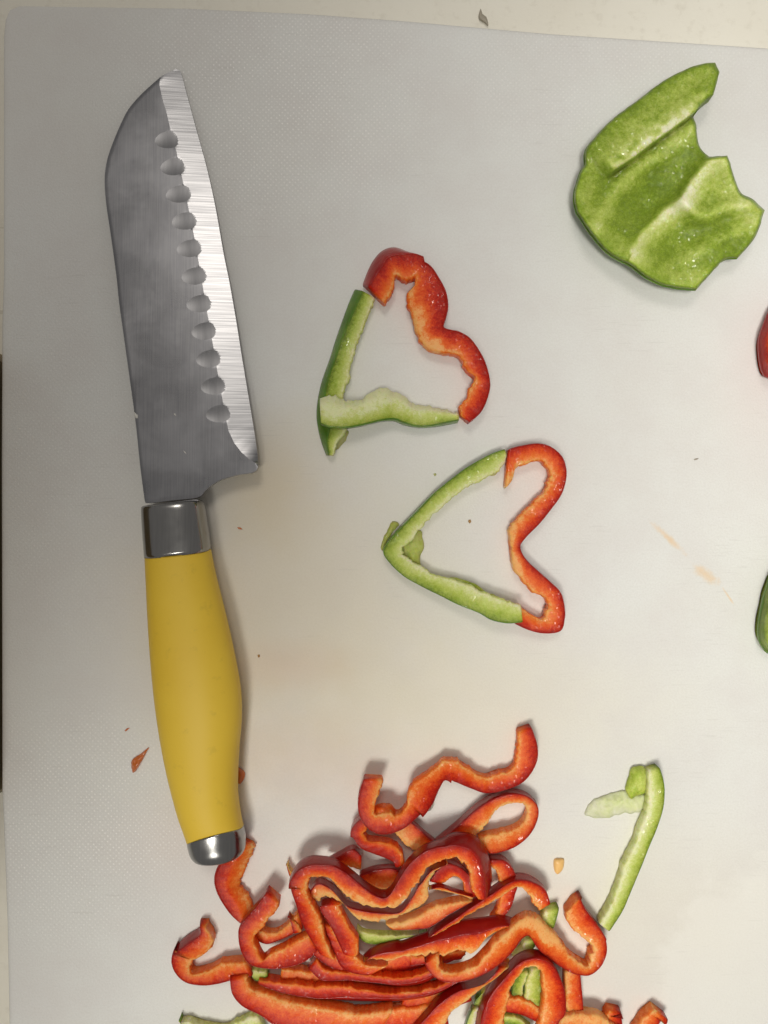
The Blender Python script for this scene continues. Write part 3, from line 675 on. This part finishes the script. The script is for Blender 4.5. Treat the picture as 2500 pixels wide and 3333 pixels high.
pile('short purplish strip standing inside the left leg of the M-shaped strip', cv('B', [(580, 808, 665, 880), (500, 845, 650, 890), (520, 950, 705, 965), (585, 1075, 765, 1060), (635, 1180, 820, 1150), (685, 1287, 800, 1282)]), [7, 8, 8, 8, 7.5], 5.0, gam=1.4, shift=-0.05)
pile('red strip continuing down from the left leg of the M-shaped strip', cv('B', [(500, 1030, 600, 1020), (560, 1150, 680, 1150), (610, 1280, 800, 1270), (660, 1390, 880, 1330), (760, 1450, 960, 1340), (900, 1470, 1050, 1340)]), [5.5, 5.5, 5.5, 5], 5.0, gam=1.1)
pile('purplish U-shaped strip with a pointed end left of the M-shaped strip', cv('A', [(890, 660, 978, 800, .05), (800, 790, 945, 865), (710, 910, 855, 960), (660, 1000, 795, 1030), (656, 1090, 802, 1085), (680, 1190, 830, 1150), (735, 1270, 865, 1200), (830, 1306, 900, 1160), (960, 1312, 1000, 1110), (1100, 1285, 1080, 1060), (1200, 1235, 1160, 1020), (1268, 1165, 1200, 1000)]), [5, 6, 6.5, 6.5, 6, 5], 5.2, gam=1.25, shift=-0.02)
pile('red strip whose upper end lies under the steel cap of the knife', cv('A', [(660, 330, 780, 340), (560, 440, 775, 410), (485, 545, 725, 500), (468, 640, 664, 630), (490, 730, 705, 700), (540, 820, 775, 800), (600, 900, 775, 880), (670, 965, 800, 950)]), [0, 0, 0, 0.5, 1], 5.0, gam=1.1, inwall=0.45, rag=1.5)
pile('orange strip lying behind the purplish U-shaped strip', cv('A', [(760, 1060, 800, 950), (830, 1110, 850, 985), (900, 1118, 940, 1000), (1030, 1065, 1030, 945), (1150, 1005, 1110, 850)]), [1.2, 2, 2], 4.5, gam=0.8, shift=0.05)
pile('red and orange C-shaped strip at the far left of the pile', cv('A', [(362, 930, 420, 955, .3), (352, 1000, 470, 1010, .25), (250, 1065, 478, 1080, .2), (195, 1115, 420, 1150, .12), (155, 1170, 315, 1215), (137, 1260, 302, 1250), (170, 1350, 320, 1300), (250, 1420, 365, 1298), (380, 1442, 450, 1270), (500, 1428, 520, 1232), (600, 1402, 610, 1215), (760, 1370, 720, 1210)]), [0, 0, 0, 0, 0.5, 1.5], gam=0.9)
pile('dark red strip with shiny skin running across the bottom of the pile', cv('B', [(-20, 1505, -5, 1450, .4), (200, 1600, 180, 1475, .35), (480, 1655, 430, 1500, .35), (700, 1690, 640, 1500, .5), (950, 1700, 850, 1530, .6), (1200, 1690, 1120, 1560, .7), (1450, 1640, 1400, 1525, .7), (1660, 1520, 1640, 1430, .7)]), [2, 3, 4, 4.5, 4], 5.0, gam=1.6, shift=-0.08)
pile('deep red strip just above the shiny-skinned strip at the bottom', cv('B', [(380, 1400, 470, 1290, .3), (500, 1490, 560, 1380, .3), (720, 1500, 730, 1390, .4), (950, 1530, 950, 1420, .5), (1150, 1570, 1150, 1440, .65), (1350, 1545, 1350, 1400, .65), (1520, 1450, 1500, 1300, .6)]), [2, 3, 4, 5, 4.5], 4.6, gam=1.7, shift=-0.1)
pile('broad orange-red piece with wet skin along the bottom left edge of the pile', cv('A', [(598, 1330, 745, 1308, .08), (612, 1450, 765, 1395, .12), (680, 1555, 880, 1430, .15), (810, 1625, 1040, 1490, .15), (890, 1740, 1260, 1530, .25), (1050, 1840, 1430, 1560, .45), (1300, 1900, 1600, 1590, .5), (1650, 1900, 1850, 1560, .5)]), [2, 3, 4, 5, 5, 5], 6.5, gam=1.1, shift=0.06, rag=1.2)
pile('orange strip with a glossy top edge running right from the middle of the pile', cv('B', [(850, 1292, 885, 1318, .2), (950, 1215, 960, 1328, .3), (1120, 1170, 1120, 1332, .3)]) + cv('C', [(20, 1090, 30, 1216, .32), (130, 1050, 130, 1212, .3), (260, 1000, 250, 1196, .3), (390, 950, 345, 1215, .32), (520, 920, 450, 1168, .35), (650, 902, 560, 1195, .3), (780, 890, 690, 1055, .35), (905, 925, 835, 975, .3)]), [6.5, 6.5, 6.5, 6, 5], 4.6, gam=0.85, shift=0.12, rag=1.4)
pile('long orange-red strip hooking over at the right side of the pile', cv('C', [(1145, 750, 1072, 862, .05), (1100, 650, 1025, 785), (1000, 583, 960, 700, .05), (900, 568, 890, 684, .12), (820, 600, 810, 735), (700, 680, 705, 800), (560, 770, 575, 870), (420, 870, 440, 955), (300, 950, 330, 1020), (220, 1010, 240, 1060)]), [2, 3, 4.5, 5, 5, 6], 5.0, gam=0.9, shift=0.02)
pile('red strip curving down between the oval loop and the hooked strip', cv('C', [(680, 425, 690, 525), (790, 430, 735, 545), (860, 500, 765, 610), (892, 610, 775, 680), (888, 750, 760, 770), (860, 840, 730, 850), (812, 905, 690, 905)]), [1.5, 1.5, 1, 1], 4.8, gam=1.2)
pile('thin orange sliver inside the right arch of the M-shaped strip', cv('C', [(225, 670, 235, 690), (310, 650, 340, 710), (420, 685, 440, 735), (560, 725, 570, 770)]), [5.5, 5.5, 5], 3.0, gam=0.7, shift=0.25)
pile('pinkish strip lying below the right arch of the M-shaped strip', cv('C', [(-60, 1010, -110, 925), (30, 1013, 0, 905), (130, 1008, 130, 865), (240, 990, 260, 795), (400, 885, 380, 765), (570, 790, 540, 742)]), [3, 3.5, 4, 4], 5.0, gam=0.6, shift=0.12)
pile('dark red strip seen through the right arch of the M-shaped strip', cv('C', [(230, 590, 330, 660), (320, 470, 430, 600), (430, 470, 490, 640), (540, 560, 500, 720), (600, 690, 520, 780)]), [1.5, 2, 2], 4.6, gam=1.5, shift=-0.1)
pile('large wavy orange strip with a curled red end at the right of the pile', cv('C', [(195, 1195, 300, 1200), (208, 1300, 312, 1255), (290, 1390, 370, 1287), (400, 1420, 450, 1280), (560, 1392, 560, 1240), (700, 1330, 650, 1150), (800, 1255, 750, 1030), (880, 1175, 840, 950), (945, 1085, 920, 890), (1000, 1060, 1005, 868), (1060, 1145, 1085, 905), (1130, 1220, 1160, 980), (1210, 1275, 1245, 1075), (1330, 1345, 1315, 1170), (1400, 1362, 1380, 1215),
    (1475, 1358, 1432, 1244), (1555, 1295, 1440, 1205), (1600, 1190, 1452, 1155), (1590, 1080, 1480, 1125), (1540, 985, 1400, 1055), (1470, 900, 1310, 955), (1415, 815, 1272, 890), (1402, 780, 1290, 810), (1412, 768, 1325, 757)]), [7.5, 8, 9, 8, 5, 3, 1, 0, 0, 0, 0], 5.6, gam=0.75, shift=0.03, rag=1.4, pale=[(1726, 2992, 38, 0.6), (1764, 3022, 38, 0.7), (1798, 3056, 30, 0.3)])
pile('red and orange arch-shaped strip at the bottom right of the pile', cv('C', [(570, 1800, 790, 1800, .12), (600, 1620, 822, 1620, .12), (680, 1450, 852, 1500), (790, 1310, 905, 1390), (900, 1200, 970, 1305), (1000, 1160, 1030, 1288), (1090, 1170, 1070, 1305), (1170, 1235, 1095, 1360), (1225, 1340, 1108, 1450), (1253, 1460, 1105, 1570), (1250, 1620, 1080, 1690), (1215, 1800, 1020, 1810)]), [6, 6, 6, 5.5, 5, 4, 3, 3], 5.6, gam=1.0, shift=0.02)
pile('broad orange-red strip slanting down to the bottom edge left of the arch', cv('C', [(60, 1800, 330, 1800), (180, 1640, 400, 1650), (300, 1510, 530, 1550), (450, 1410, 650, 1450), (600, 1370, 760, 1370), (760, 1290, 860, 1260)]), [4.5, 5, 5, 4.5, 3.5], 5.2, gam=0.9, shift=0.05)
pile('short orange strip running straight down right of the arch', cv('C', [(1390, 1290, 1262, 1290), (1400, 1400, 1258, 1400), (1412, 1520, 1262, 1520), (1420, 1640, 1280, 1650)]), [0, 0, 0], 5.0, gam=0.75, shift=0.05)
pile('pale orange strip cut off by the bottom edge right of the arch', cv('E', [(120, 1450, 165, 1300), (330, 1480, 330, 1278), (450, 1490, 450, 1308), (620, 1520, 590, 1390)]), [2, 2.5, 2], 5.0, gam=0.55, shift=0.18, rag=1.2)
pile('small dark red end of a strip poking up at the bottom right', cv('E', [(590, 1282, 490, 1258, .1), (602, 1345, 465, 1315), (618, 1470, 520, 1470)]), [0.4, 0.2, 0], 5.0, gam=1.3, shift=0.0)
pile('orange strip end pointing up at the far bottom right of the pile', cv('E', [(918, 1328, 810, 1243, .05), (870, 1410, 745, 1300), (790, 1510, 660, 1420)]), [0, 0, 0], 5.2, gam=0.8, shift=0.02)
pile('small red strip crossing behind the opening of the arch', cv('C', [(800, 1640, 830, 1490), (950, 1670, 950, 1510), (1090, 1740, 1085, 1580)]), [1.5, 1.5, 1.2], 4.2, gam=1.0)
pile('red strip end rising beside the left shoulder of the M-shaped strip', cv('B', [(540, 490, 640, 560), (650, 430, 700, 560), (762, 375, 760, 575), (838, 425, 830, 590)]), [3, 3, 2.5], 4.8, gam=1.3, shift=-0.05)
pile('brownish orange strip in the notch above the middle of the M-shaped strip', cv('B', [(820, 590, 880, 740), (950, 545, 970, 760), (1080, 535, 1090, 740), (1160, 560, 1150, 700)]), [1, 1, 1], 4.4, gam=0.7, shift=0.1)
pile('thin orange tip sticking out left of the M-shaped strip', cv('A', [(1028, 486, 1034, 490), (1030, 530, 1060, 530), (1050, 600, 1110, 580)]), [0.4, 1, 2], 3.0, gam=0.7, shift=0.3)
pile('thin red end showing between the U-shaped strip and the M-shaped strip', cv('A', [(1038, 890, 1045, 895), (1060, 960, 1110, 930), (1080, 1040, 1150, 1000)]), [3.5, 4, 4], 3.5, gam=1.2)
pile('orange strip half hidden under the left leg of the M-shaped strip', cv('B', [(420, 1290, 520, 1180), (560, 1390, 640, 1270), (700, 1450, 800, 1340)]), [1.5, 2, 2], 4.2, gam=0.8, shift=-0.1)
for lab, c, z in (('deep red strip buried under the left of the pile', cv('B', [(150, 1560, 180, 1360), (500, 1600, 500, 1400), (900, 1640, 900, 1440)]), 0.2),
                  ('deep red strip buried under the middle of the pile', cv('B', [(1000, 1500, 850, 1300), (1250, 1420, 1150, 1230), (1500, 1380, 1450, 1200), (1700, 1300, 1650, 1120)]), 0.2),
                  ('red strip buried below the broad slanting strip', cv('C', [(0, 1640, 60, 1430), (300, 1640, 280, 1440), (560, 1560, 520, 1420)]), 0.2),
                  ('orange-red strip lying along the bottom edge of the pile', cv('B', [(700, 1950, 720, 1740), (1000, 1950, 1000, 1700), (1300, 1930, 1280, 1680), (1560, 1880, 1500, 1640)]), 1.5),
                  ('dark strip in the gap between the two hooked strips', cv('C', [(80, 1290, 80, 1170), (300, 1260, 310, 1150), (480, 1240, 520, 1120)]), 1.0)):
    pile(lab, c, z, 4.6, gam=1.2, shift=-0.02)
# green strips in the pile
pile('olive green strip under the middle of the M-shaped strip', cv('B', [(790, 1130, 800, 1040), (880, 1200, 860, 1080), (1000, 1205, 1000, 1095), (1150, 1170, 1170, 1098), (1380, 1115, 1370, 1090)]), [3, 3, 3], 3.5, 'green', gam=1.3, shift=-0.05)
pile('short pale green strip end beside the hooked orange strip', cv('C', [(1232, 845, 1108, 828), (1215, 920, 1080, 890), (1190, 1000, 1060, 960)]), [0.3, 0.2, 0], 4.6, 'green', gam=1.0, shift=0.05)
pile('green strip seen between the wavy strip and the arch', cv('C', [(1040, 1080, 960, 1060), (1040, 1150, 920, 1140), (950, 1230, 860, 1180)]), [0.5, 0.5, 0.5], 4.2, 'green', gam=1.0, shift=0.05)
pile('pale green strip standing inside the arch', cv('C', [(1090, 1290, 1000, 1280), (1105, 1400, 965, 1400), (1110, 1530, 945, 1520), (1110, 1640, 940, 1640)]), [0, 0, 0], 4.6, 'green', gam=1.0, shift=-0.02)
pile('dark green strip at the left inside the arch', cv('C', [(900, 1350, 985, 1300), (860, 1470, 955, 1450), (840, 1560, 940, 1560)]), [0, 0, 0], 4.0, 'green', gam=1.5, shift=-0.1)
pile('shiny dark green piece at the bottom edge inside the arch', cv('C', [(790, 1800, 800, 1630, .5), (900, 1810, 900, 1650, .6), (1040, 1840, 1010, 1730, .6)]), [3, 3, 3], 4.0, 'green', gam=1.5, shift=-0.1)
pile('pale green strip end at the bottom edge left of the arch', cv('C', [(480, 1800, 560, 1800), (520, 1690, 590, 1680), (560, 1610, 610, 1600)]), [5, 5, 4], 3.0, 'green', gam=0.7, shift=0.15)
pile('dark green bit in the gap left of the arch', cv('C', [(555, 1640, 600, 1640), (570, 1530, 640, 1530), (620, 1460, 660, 1470)]), [2, 2, 2], 3.4, 'green', gam=1.4, shift=-0.1)
pile('small green bit showing under the purplish U-shaped strip', cv('A', [(745, 1345, 755, 1290), (790, 1405, 790, 1290), (880, 1370, 870, 1300)]), [1.5, 1.5, 1.5], 3.5, 'green', gam=1.0)
pile('light green strip at the bottom edge left of the pile', cv('A', [(195, 1705, 205, 1688), (240, 1770, 290, 1682), (420, 1800, 420, 1722), (580, 1810, 570, 1732), (700, 1830, 720, 1652), (870, 1840, 815, 1638)]), [0, 0, 0, 0.5], 4.0, 'green', gam=0.8, shift=0.06, rag=1.3)

# ------------------------------------------------------------------ big green pepper piece
def big_green():
    out = cv('K', [(1250, 128), (1283, 200), (1240, 370), (1165, 430), (1130, 475), (1080, 545), (1105, 610), (1115, 720), (1140, 790), (1200, 850), (1250, 850), (1345, 845), (1365, 900), (1395, 1000), (1450, 1130), (1540, 1180), (1630, 1265), (1605, 1360), (1550, 1490), (1430, 1630), (1330, 1645),
        (1240, 1730), (1110, 1875), (1000, 1870), (850, 1840), (720, 1780), (600, 1690), (450, 1610), (330, 1490), (230, 1350), (175, 1250), (165, 1130), (210, 970), (245, 910), (245, 830), (290, 740), (450, 570), (650, 420), (850, 270), (1000, 190), (1130, 140)])
    cs = cv('K', [(1250, 128), (1283, 200), (1240, 370), (1080, 545), (1200, 850), (1345, 845), (1365, 900), (1630, 1265), (1605, 1360), (1430, 1630), (1110, 1875)])
    out = [q for p in out for q in ([p, (p[0]+0.3, p[1]+0.3), (p[0]+0.6, p[1]+0.6)] if p in cs else [p])]
    o2 = densify(out, 6, True, True)
    o2 = [(x+1.5*nz(x*0.05, y*0.05, 3), y+1.5*nz(x*0.05, y*0.05, 8)) for x, y in o2]
    V, F = tri_fill(o2, 5.5)
    d = seg_dist(V, o2); n = len(V)
    ra = cv('K', [(1180, 440), (1060, 520), (900, 640), (760, 740), (620, 850), (480, 940), (380, 1020)])
    rb = cv('K', [(1345, 850), (1230, 885), (1150, 960), (1080, 1050), (1000, 1190), (880, 1270), (760, 1390), (680, 1480), (620, 1580)])
    rc = cv('K', [(1000, 1190), (1100, 1290), (1200, 1310), (1330, 1240), (1500, 1230)])
    rd = cv('K', [(1080, 640), (880, 780), (650, 950), (500, 1100), (400, 1280), (340, 1400)])
    re = cv('K', [(1590, 1350), (1450, 1420), (1300, 1480), (1150, 1560), (1020, 1650)])
    rf = cv('K', [(1180, 200), (900, 380), (620, 610), (400, 800), (300, 920), (250, 1150), (300, 1330), (480, 1530), (700, 1690), (980, 1800), (1150, 1790)])
    sa, ta = signed_side(V, ra); sb, tb = signed_side(V, rb); sc, _ = signed_side(V, rc); sdd, _ = signed_side(V, rd); se, _ = signed_side(V, re); sf, _ = signed_side(V, rf)
    # orient: + = lower right of ridge A
    t0 = signed_side(np.array(cv('K', [(800, 1000)])), ra)[0][0]; sa = sa*np.sign(t0)
    t0 = signed_side(np.array(cv('K', [(1200, 1200)])), rb)[0][0]; sb = sb*np.sign(t0)
    lowleft = np.clip(((2330-V[:, 0])+(V[:, 1]-450))/900, 0, 1)
    rim = (0.35+0.65*lowleft)*7.0*np.exp(-(d/120)**1.3)
    z = 4.5+rim
    far = np.clip(np.abs(sa)/200, 0, 1)
    fadeA = np.clip((1-ta)/0.18, 0, 1); fadeA = fadeA*fadeA*(3-2*fadeA); endA = (np.clip(ta/0.12, 0, 1)*0.4+0.6)*fadeA
    za = np.where(sa < 0, 5.5*np.exp(-(sa/85)**2), 5.5*np.exp(-(sa/9.0)**2))*endA
    z = z+za
    z += np.where(sa < 0, 1.2*np.clip(-sa/60, 0, 1), 0)*np.exp(-np.clip(np.abs(sa)-140, 0, 999)/60)*0.8*fadeA
    z += np.where(sb > 0, 4.5*np.exp(-(sb/75)**2), 4.5*np.exp(-(sb/22)**2))*np.clip((1.05-tb)*2.0, 0.35, 1)
    z += 2.6*np.exp(-(sc/26)**2) + 1.4*np.exp(-(sdd/36)**2) + 1.8*np.exp(-(se/30)**2)
    # scooped lobe floors
    z -= 1.8*np.exp(-((V[:, 0]-2130)**2+(V[:, 1]-610)**2)/(2*90**2)) + 2.2*np.exp(-((V[:, 0]-2215)**2+(V[:, 1]-800)**2)/(2*60**2))
    z += np.array([0.45*nz(x*0.02, y*0.02, 2)+0.22*nz(x*0.06, y*0.06, 5)+0.09*nz(x*0.16, y*0.16, 9) for x, y in V])
    edge = 13.0
    z -= np.where(d < edge, (1-np.sqrt(np.clip(1-(1-d/edge)**2, 0, 1)))*4.2, 0)*(0.3+0.7*lowleft)
    z = np.maximum(z, 1.2)
    av = 0.10+0.0*d
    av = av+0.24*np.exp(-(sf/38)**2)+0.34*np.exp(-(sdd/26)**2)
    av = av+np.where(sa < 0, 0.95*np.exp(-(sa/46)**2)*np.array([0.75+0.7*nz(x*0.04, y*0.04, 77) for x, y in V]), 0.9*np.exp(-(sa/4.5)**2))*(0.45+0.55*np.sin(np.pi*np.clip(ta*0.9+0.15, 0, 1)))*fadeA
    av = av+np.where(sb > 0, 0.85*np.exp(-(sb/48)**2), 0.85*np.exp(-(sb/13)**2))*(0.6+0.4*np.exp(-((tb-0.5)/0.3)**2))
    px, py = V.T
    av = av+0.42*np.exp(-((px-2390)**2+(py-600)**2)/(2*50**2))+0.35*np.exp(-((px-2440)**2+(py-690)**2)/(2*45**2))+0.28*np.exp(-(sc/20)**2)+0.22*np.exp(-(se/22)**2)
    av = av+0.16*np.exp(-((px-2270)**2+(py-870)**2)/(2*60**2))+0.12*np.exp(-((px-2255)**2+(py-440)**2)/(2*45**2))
    av = av*np.clip(d/11-0.2, 0, 1)*1.0
    av = av+np.array([0.10*nz(x*0.012, y*0.012, 12)+0.09*nz(x*0.05, y*0.05, 14) for x, y in V])
    av = np.clip(av, 0, 1)
    root = empty('pepper_piece', P(2160, 600, 0)+(0.0,), 'large green bell pepper piece lying hollow side up at the upper right', 'pepper piece')
    Wv, Fc, nt = solid_from_top(V, F, z*1e-3, lambda i, q: max(0.0004, q-0.0048-0.0*d[i]) if d[i] > 40 else max(0.0004, q-0.0030-0.0018*d[i]/40), tuck=0.965)
    mesh_obj('flesh', Wv, Fc, GREEN_WET, root, {'av': list(av)+[0.05]*n})
    # skin shell hugging the rim and the underside
    cnt = {}
    for f in F:
        for k in range(3): cnt[(f[k], f[(k+1) % 3])] = 1
    nxt = {a: b for (a, b) in cnt if (b, a) not in cnt}
    st = next(iter(nxt)); loop = [st]
    while nxt[loop[-1]] != st: loop.append(nxt[loop[-1]])
    A = np.array([Wv[i] for i in loop]); c = A.mean(0); m = len(loop)
    tn = np.roll(A, -3, 0)-np.roll(A, 3, 0); nn = np.stack([tn[:, 1], -tn[:, 0]], 1); nn /= np.maximum(np.linalg.norm(nn, axis=1), 1e-9)[:, None]
    if inside(np.array([A[10, :2]+nn[10]*0.001]), [tuple(q[:2]) for q in A])[0]: nn = -nn
    prof = [(-0.0004, -0.0006), (0.00006, -0.0008), (0.00010, -0.0014), (-0.0002, -0.0026), (-0.0016, -0.0052), (-0.0040, -0.0085), (-0.0080, -0.012)]
    SV = []
    for po, pz in prof:
        for k in range(m):
            zz = max(0.0002, A[k, 2]+pz); SV.append((A[k, 0]+nn[k, 0]*po, A[k, 1]+nn[k, 1]*po, zz))
    SF = [[r*m+k, r*m+(k+1) % m, (r+1)*m+(k+1) % m, (r+1)*m+k] for r in range(len(prof)-1) for k in range(m)]
    o = mesh_obj('skin', SV, SF, GREEN_SKIN, root)
    import bmesh
    bm = bmesh.new(); bm.from_mesh(o.data); bmesh.ops.recalc_face_normals(bm, faces=bm.faces); bm.to_mesh(o.data); bm.free()
    # torn septum standing over the crease
    for (c0, r0) in (((2302, 718), 7), ((2378, 710), 8)):
        flap('blemish', [(c0[0]-r0, c0[1]), (c0[0], c0[1]-r0*0.6), (c0[0]+r0, c0[1]), (c0[0], c0[1]+r0*0.8)], 12.2, 0.5, BROWNBIT, root, step=3) if False else None
big_green()

# ------------------------------------------------------------------ pieces cut off by the right edge
def side_piece(label, out, color, top, ridge):
    o2 = densify(out, 7, True, True); V, F = tri_fill(o2, 7.0); d = seg_dist(V, o2)
    z = top*(0.25+0.75*(1-np.exp(-(d/28)**1.1)))-3.5*np.clip((d-70)/120, 0, 1)
    z += np.array([0.5*nz(x*0.02, y*0.02, ridge) for x, y in V])
    av = np.clip(0.75*np.clip((d-12)/32, 0, 1)+np.array([0.2*nz(x*0.03, y*0.03, ridge+2) for x, y in V]), 0, 1)
    c = np.mean(np.array(out), axis=0)
    root = empty('pepper_piece', P(c[0], c[1])+(0.0,), label, 'pepper piece')
    Wv, Fc, nt = solid_from_top(V, F, z*1e-3, lambda i, q: 0.0003, tuck=0.97)
    mesh_obj('flesh', Wv, Fc, RED if color == 'red' else GREEN, root, {'av': list(av)+[0.0]*len(V)})
    A = np.array([P(x, y, top*0.25e-3)+(top*0.25e-3,) for x, y in o2]); m = len(A)
    tn = np.roll(A, -2, 0)-np.roll(A, 2, 0); nn = np.stack([tn[:, 1], -tn[:, 0]], 1); nn /= np.linalg.norm(nn, axis=1)[:, None]
    if inside(np.array([A[5, :2]+nn[5]*0.001]), [tuple(q[:2]) for q in A])[0]: nn = -nn
    prof = [(-0.0012, 0.0021), (-0.0003, 0.0012), (0.0003, 0.0), (0.0001, -0.0012), (-0.0008, -0.0024)]
    SV = [(A[k, 0]+nn[k, 0]*po, A[k, 1]+nn[k, 1]*po, max(0.0002, A[k, 2]+pz)) for po, pz in prof for k in range(m)]
    SF = [[r*m+k, r*m+(k+1) % m, (r+1)*m+(k+1) % m, (r+1)*m+k] for r in range(len(prof)-1) for k in range(m)]
    o = mesh_obj('skin', SV, SF, RED_SKIN if color == 'red' else GREEN_SKIN, root)
    import bmesh
    bm = bmesh.new(); bm.from_mesh(o.data); bmesh.ops.recalc_face_normals(bm, faces=bm.faces); bm.to_mesh(o.data); bm.free()
side_piece('red pepper piece just entering the photo at the upper right edge', [(2510, 1005), (2490, 1050), (2476, 1090), (2472, 1130), (2478, 1185), (2488, 1215), (2505, 1228), (2600, 1250), (2750, 1200), (2820, 1080), (2780, 940), (2650, 900), (2560, 940)], 'red', 12, 3.0)
side_piece('green pepper piece just entering the photo at the middle right edge', [(2520, 1860), (2500, 1905), (2484, 1960), (2472, 2030), (2472, 2075), (2484, 2108), (2510, 2130), (2620, 2170), (2780, 2120), (2860, 1990), (2820, 1850), (2700, 1780), (2590, 1790)], 'green', 13, 6.0)

# ------------------------------------------------------------------ small bits
flap('pepper_shard', [(432, 2516), (427, 2480), (443, 2462), (452, 2458), (484, 2433), (476, 2450), (455, 2490), (441, 2512)], 0.1, 1.6, SHARD, label='thin orange shard of pepper skin on the board left of the handle', cat='pepper shard', ragged=0.5, step=3, edge=5, rough=0.7)
flap('pepper_shard', [(405, 2378), (415, 2370), (423, 2369), (416, 2376), (409, 2381)], 0.05, 0.5, SHARD, label='tiny brown sliver above the orange shard left of the handle', cat='pepper shard', ragged=0.2, step=2, edge=3)
flap('pepper_shard', [(770, 2500), (783, 2502), (798, 2515), (795, 2535), (782, 2552), (772, 2550)], 0.1, 1.4, SHARD, label='small orange scrap poking out right of the yellow handle', cat='pepper shard', ragged=0.5, step=3, edge=5)
flap('pepper_shard', [(772, 1716), (783, 1717), (790, 1724), (782, 1723), (776, 1722)], 0.05, 0.5, SHARD, label='tiny red-brown sliver on the board right of the steel ferrule', cat='pepper shard', ragged=0.2, step=2, edge=3)
flap('pepper_crumb', [(1804, 2798), (1820, 2795), (1836, 2797), (1835, 2820), (1828, 2836), (1815, 2846), (1806, 2838), (1802, 2820)], 0.05, 1.5, CRUMB, label='amber crumb of pepper on the board right of the pile', cat='crumb', ragged=0.5, step=3, edge=6, base=0.8)
flap('pepper_crumb', [(1525, 1692), (1532, 1691), (1534, 1699), (1529, 1704), (1524, 1699)], 0.05, 0.6, BROWNBIT, label='small brown crumb inside the lower heart', cat='crumb', ragged=0.3, step=2, edge=3)
flap('pepper_crumb', [(1410, 1542), (1418, 1540), (1421, 1546), (1415, 1550)], 0.05, 0.4, GREEN, label='tiny greenish crumb just above the green arm of the lower heart', cat='crumb', ragged=0.3, step=2, edge=3, base=0.7)
flap('pepper_crumb', [(838, 2132), (845, 2130), (846, 2138), (840, 2141)], 0.05, 0.5, BROWNBIT, label='tiny reddish crumb on the board right of the handle', cat='crumb', ragged=0.3, step=2, edge=3)
flap('seed_smudge', [(1565, 28), (1570, 45), (1583, 55), (1588, 70), (1590, 84), (1578, 72), (1562, 62), (1558, 48)], -11.5, 0.5, GREYBIT, label='grey pointed fleck on the cream worktop above the board', cat='fleck', ragged=0.5, step=3, edge=4)
flap('jelly_bit', cv('D', [(812, 680), (822, 645), (850, 632), (856, 660), (835, 700), (800, 712), (780, 715)]), 0.05, 2.0, GEL, label='clear jelly-like bit stuck below the topmost red strip', cat='pepper scrap', ragged=0.5, step=3, edge=6)
flap('board_fleck', [(2258, 1495), (2270, 1491), (2275, 1492), (2268, 1497), (2260, 1498)], 0.02, 0.25, GREYBIT, label='tiny dark dash-shaped fleck right of the lower heart', cat='fleck', ragged=0.2, step=2, edge=2)
# crumbs stuck to the blade
def on_blade(poly, label, t=0.6):
    zz = float(blade_z(poly[0][1]))*1000
    flap('board_crumb', poly, zz, t, WHITEBIT, label=label, cat='crumb', ragged=0.4, step=2.5, edge=3)
on_blade([(434, 1338), (441, 1345), (449, 1352), (449, 1362), (440, 1361), (437, 1352)], 'whitish crumb on the back edge of the blade near the ferrule', 0.8)
on_blade([(565, 1344), (571, 1347), (573, 1353), (568, 1352)], 'tiny white crumb in the middle of the blade near the ferrule')
on_blade([(596, 1466), (603, 1471), (607, 1478), (601, 1474)], 'thin white curl on the blade just above the ferrule')
print('objects', len(bpy.data.objects), 'tris', sum(len(m.polygons) for m in bpy.data.meshes))
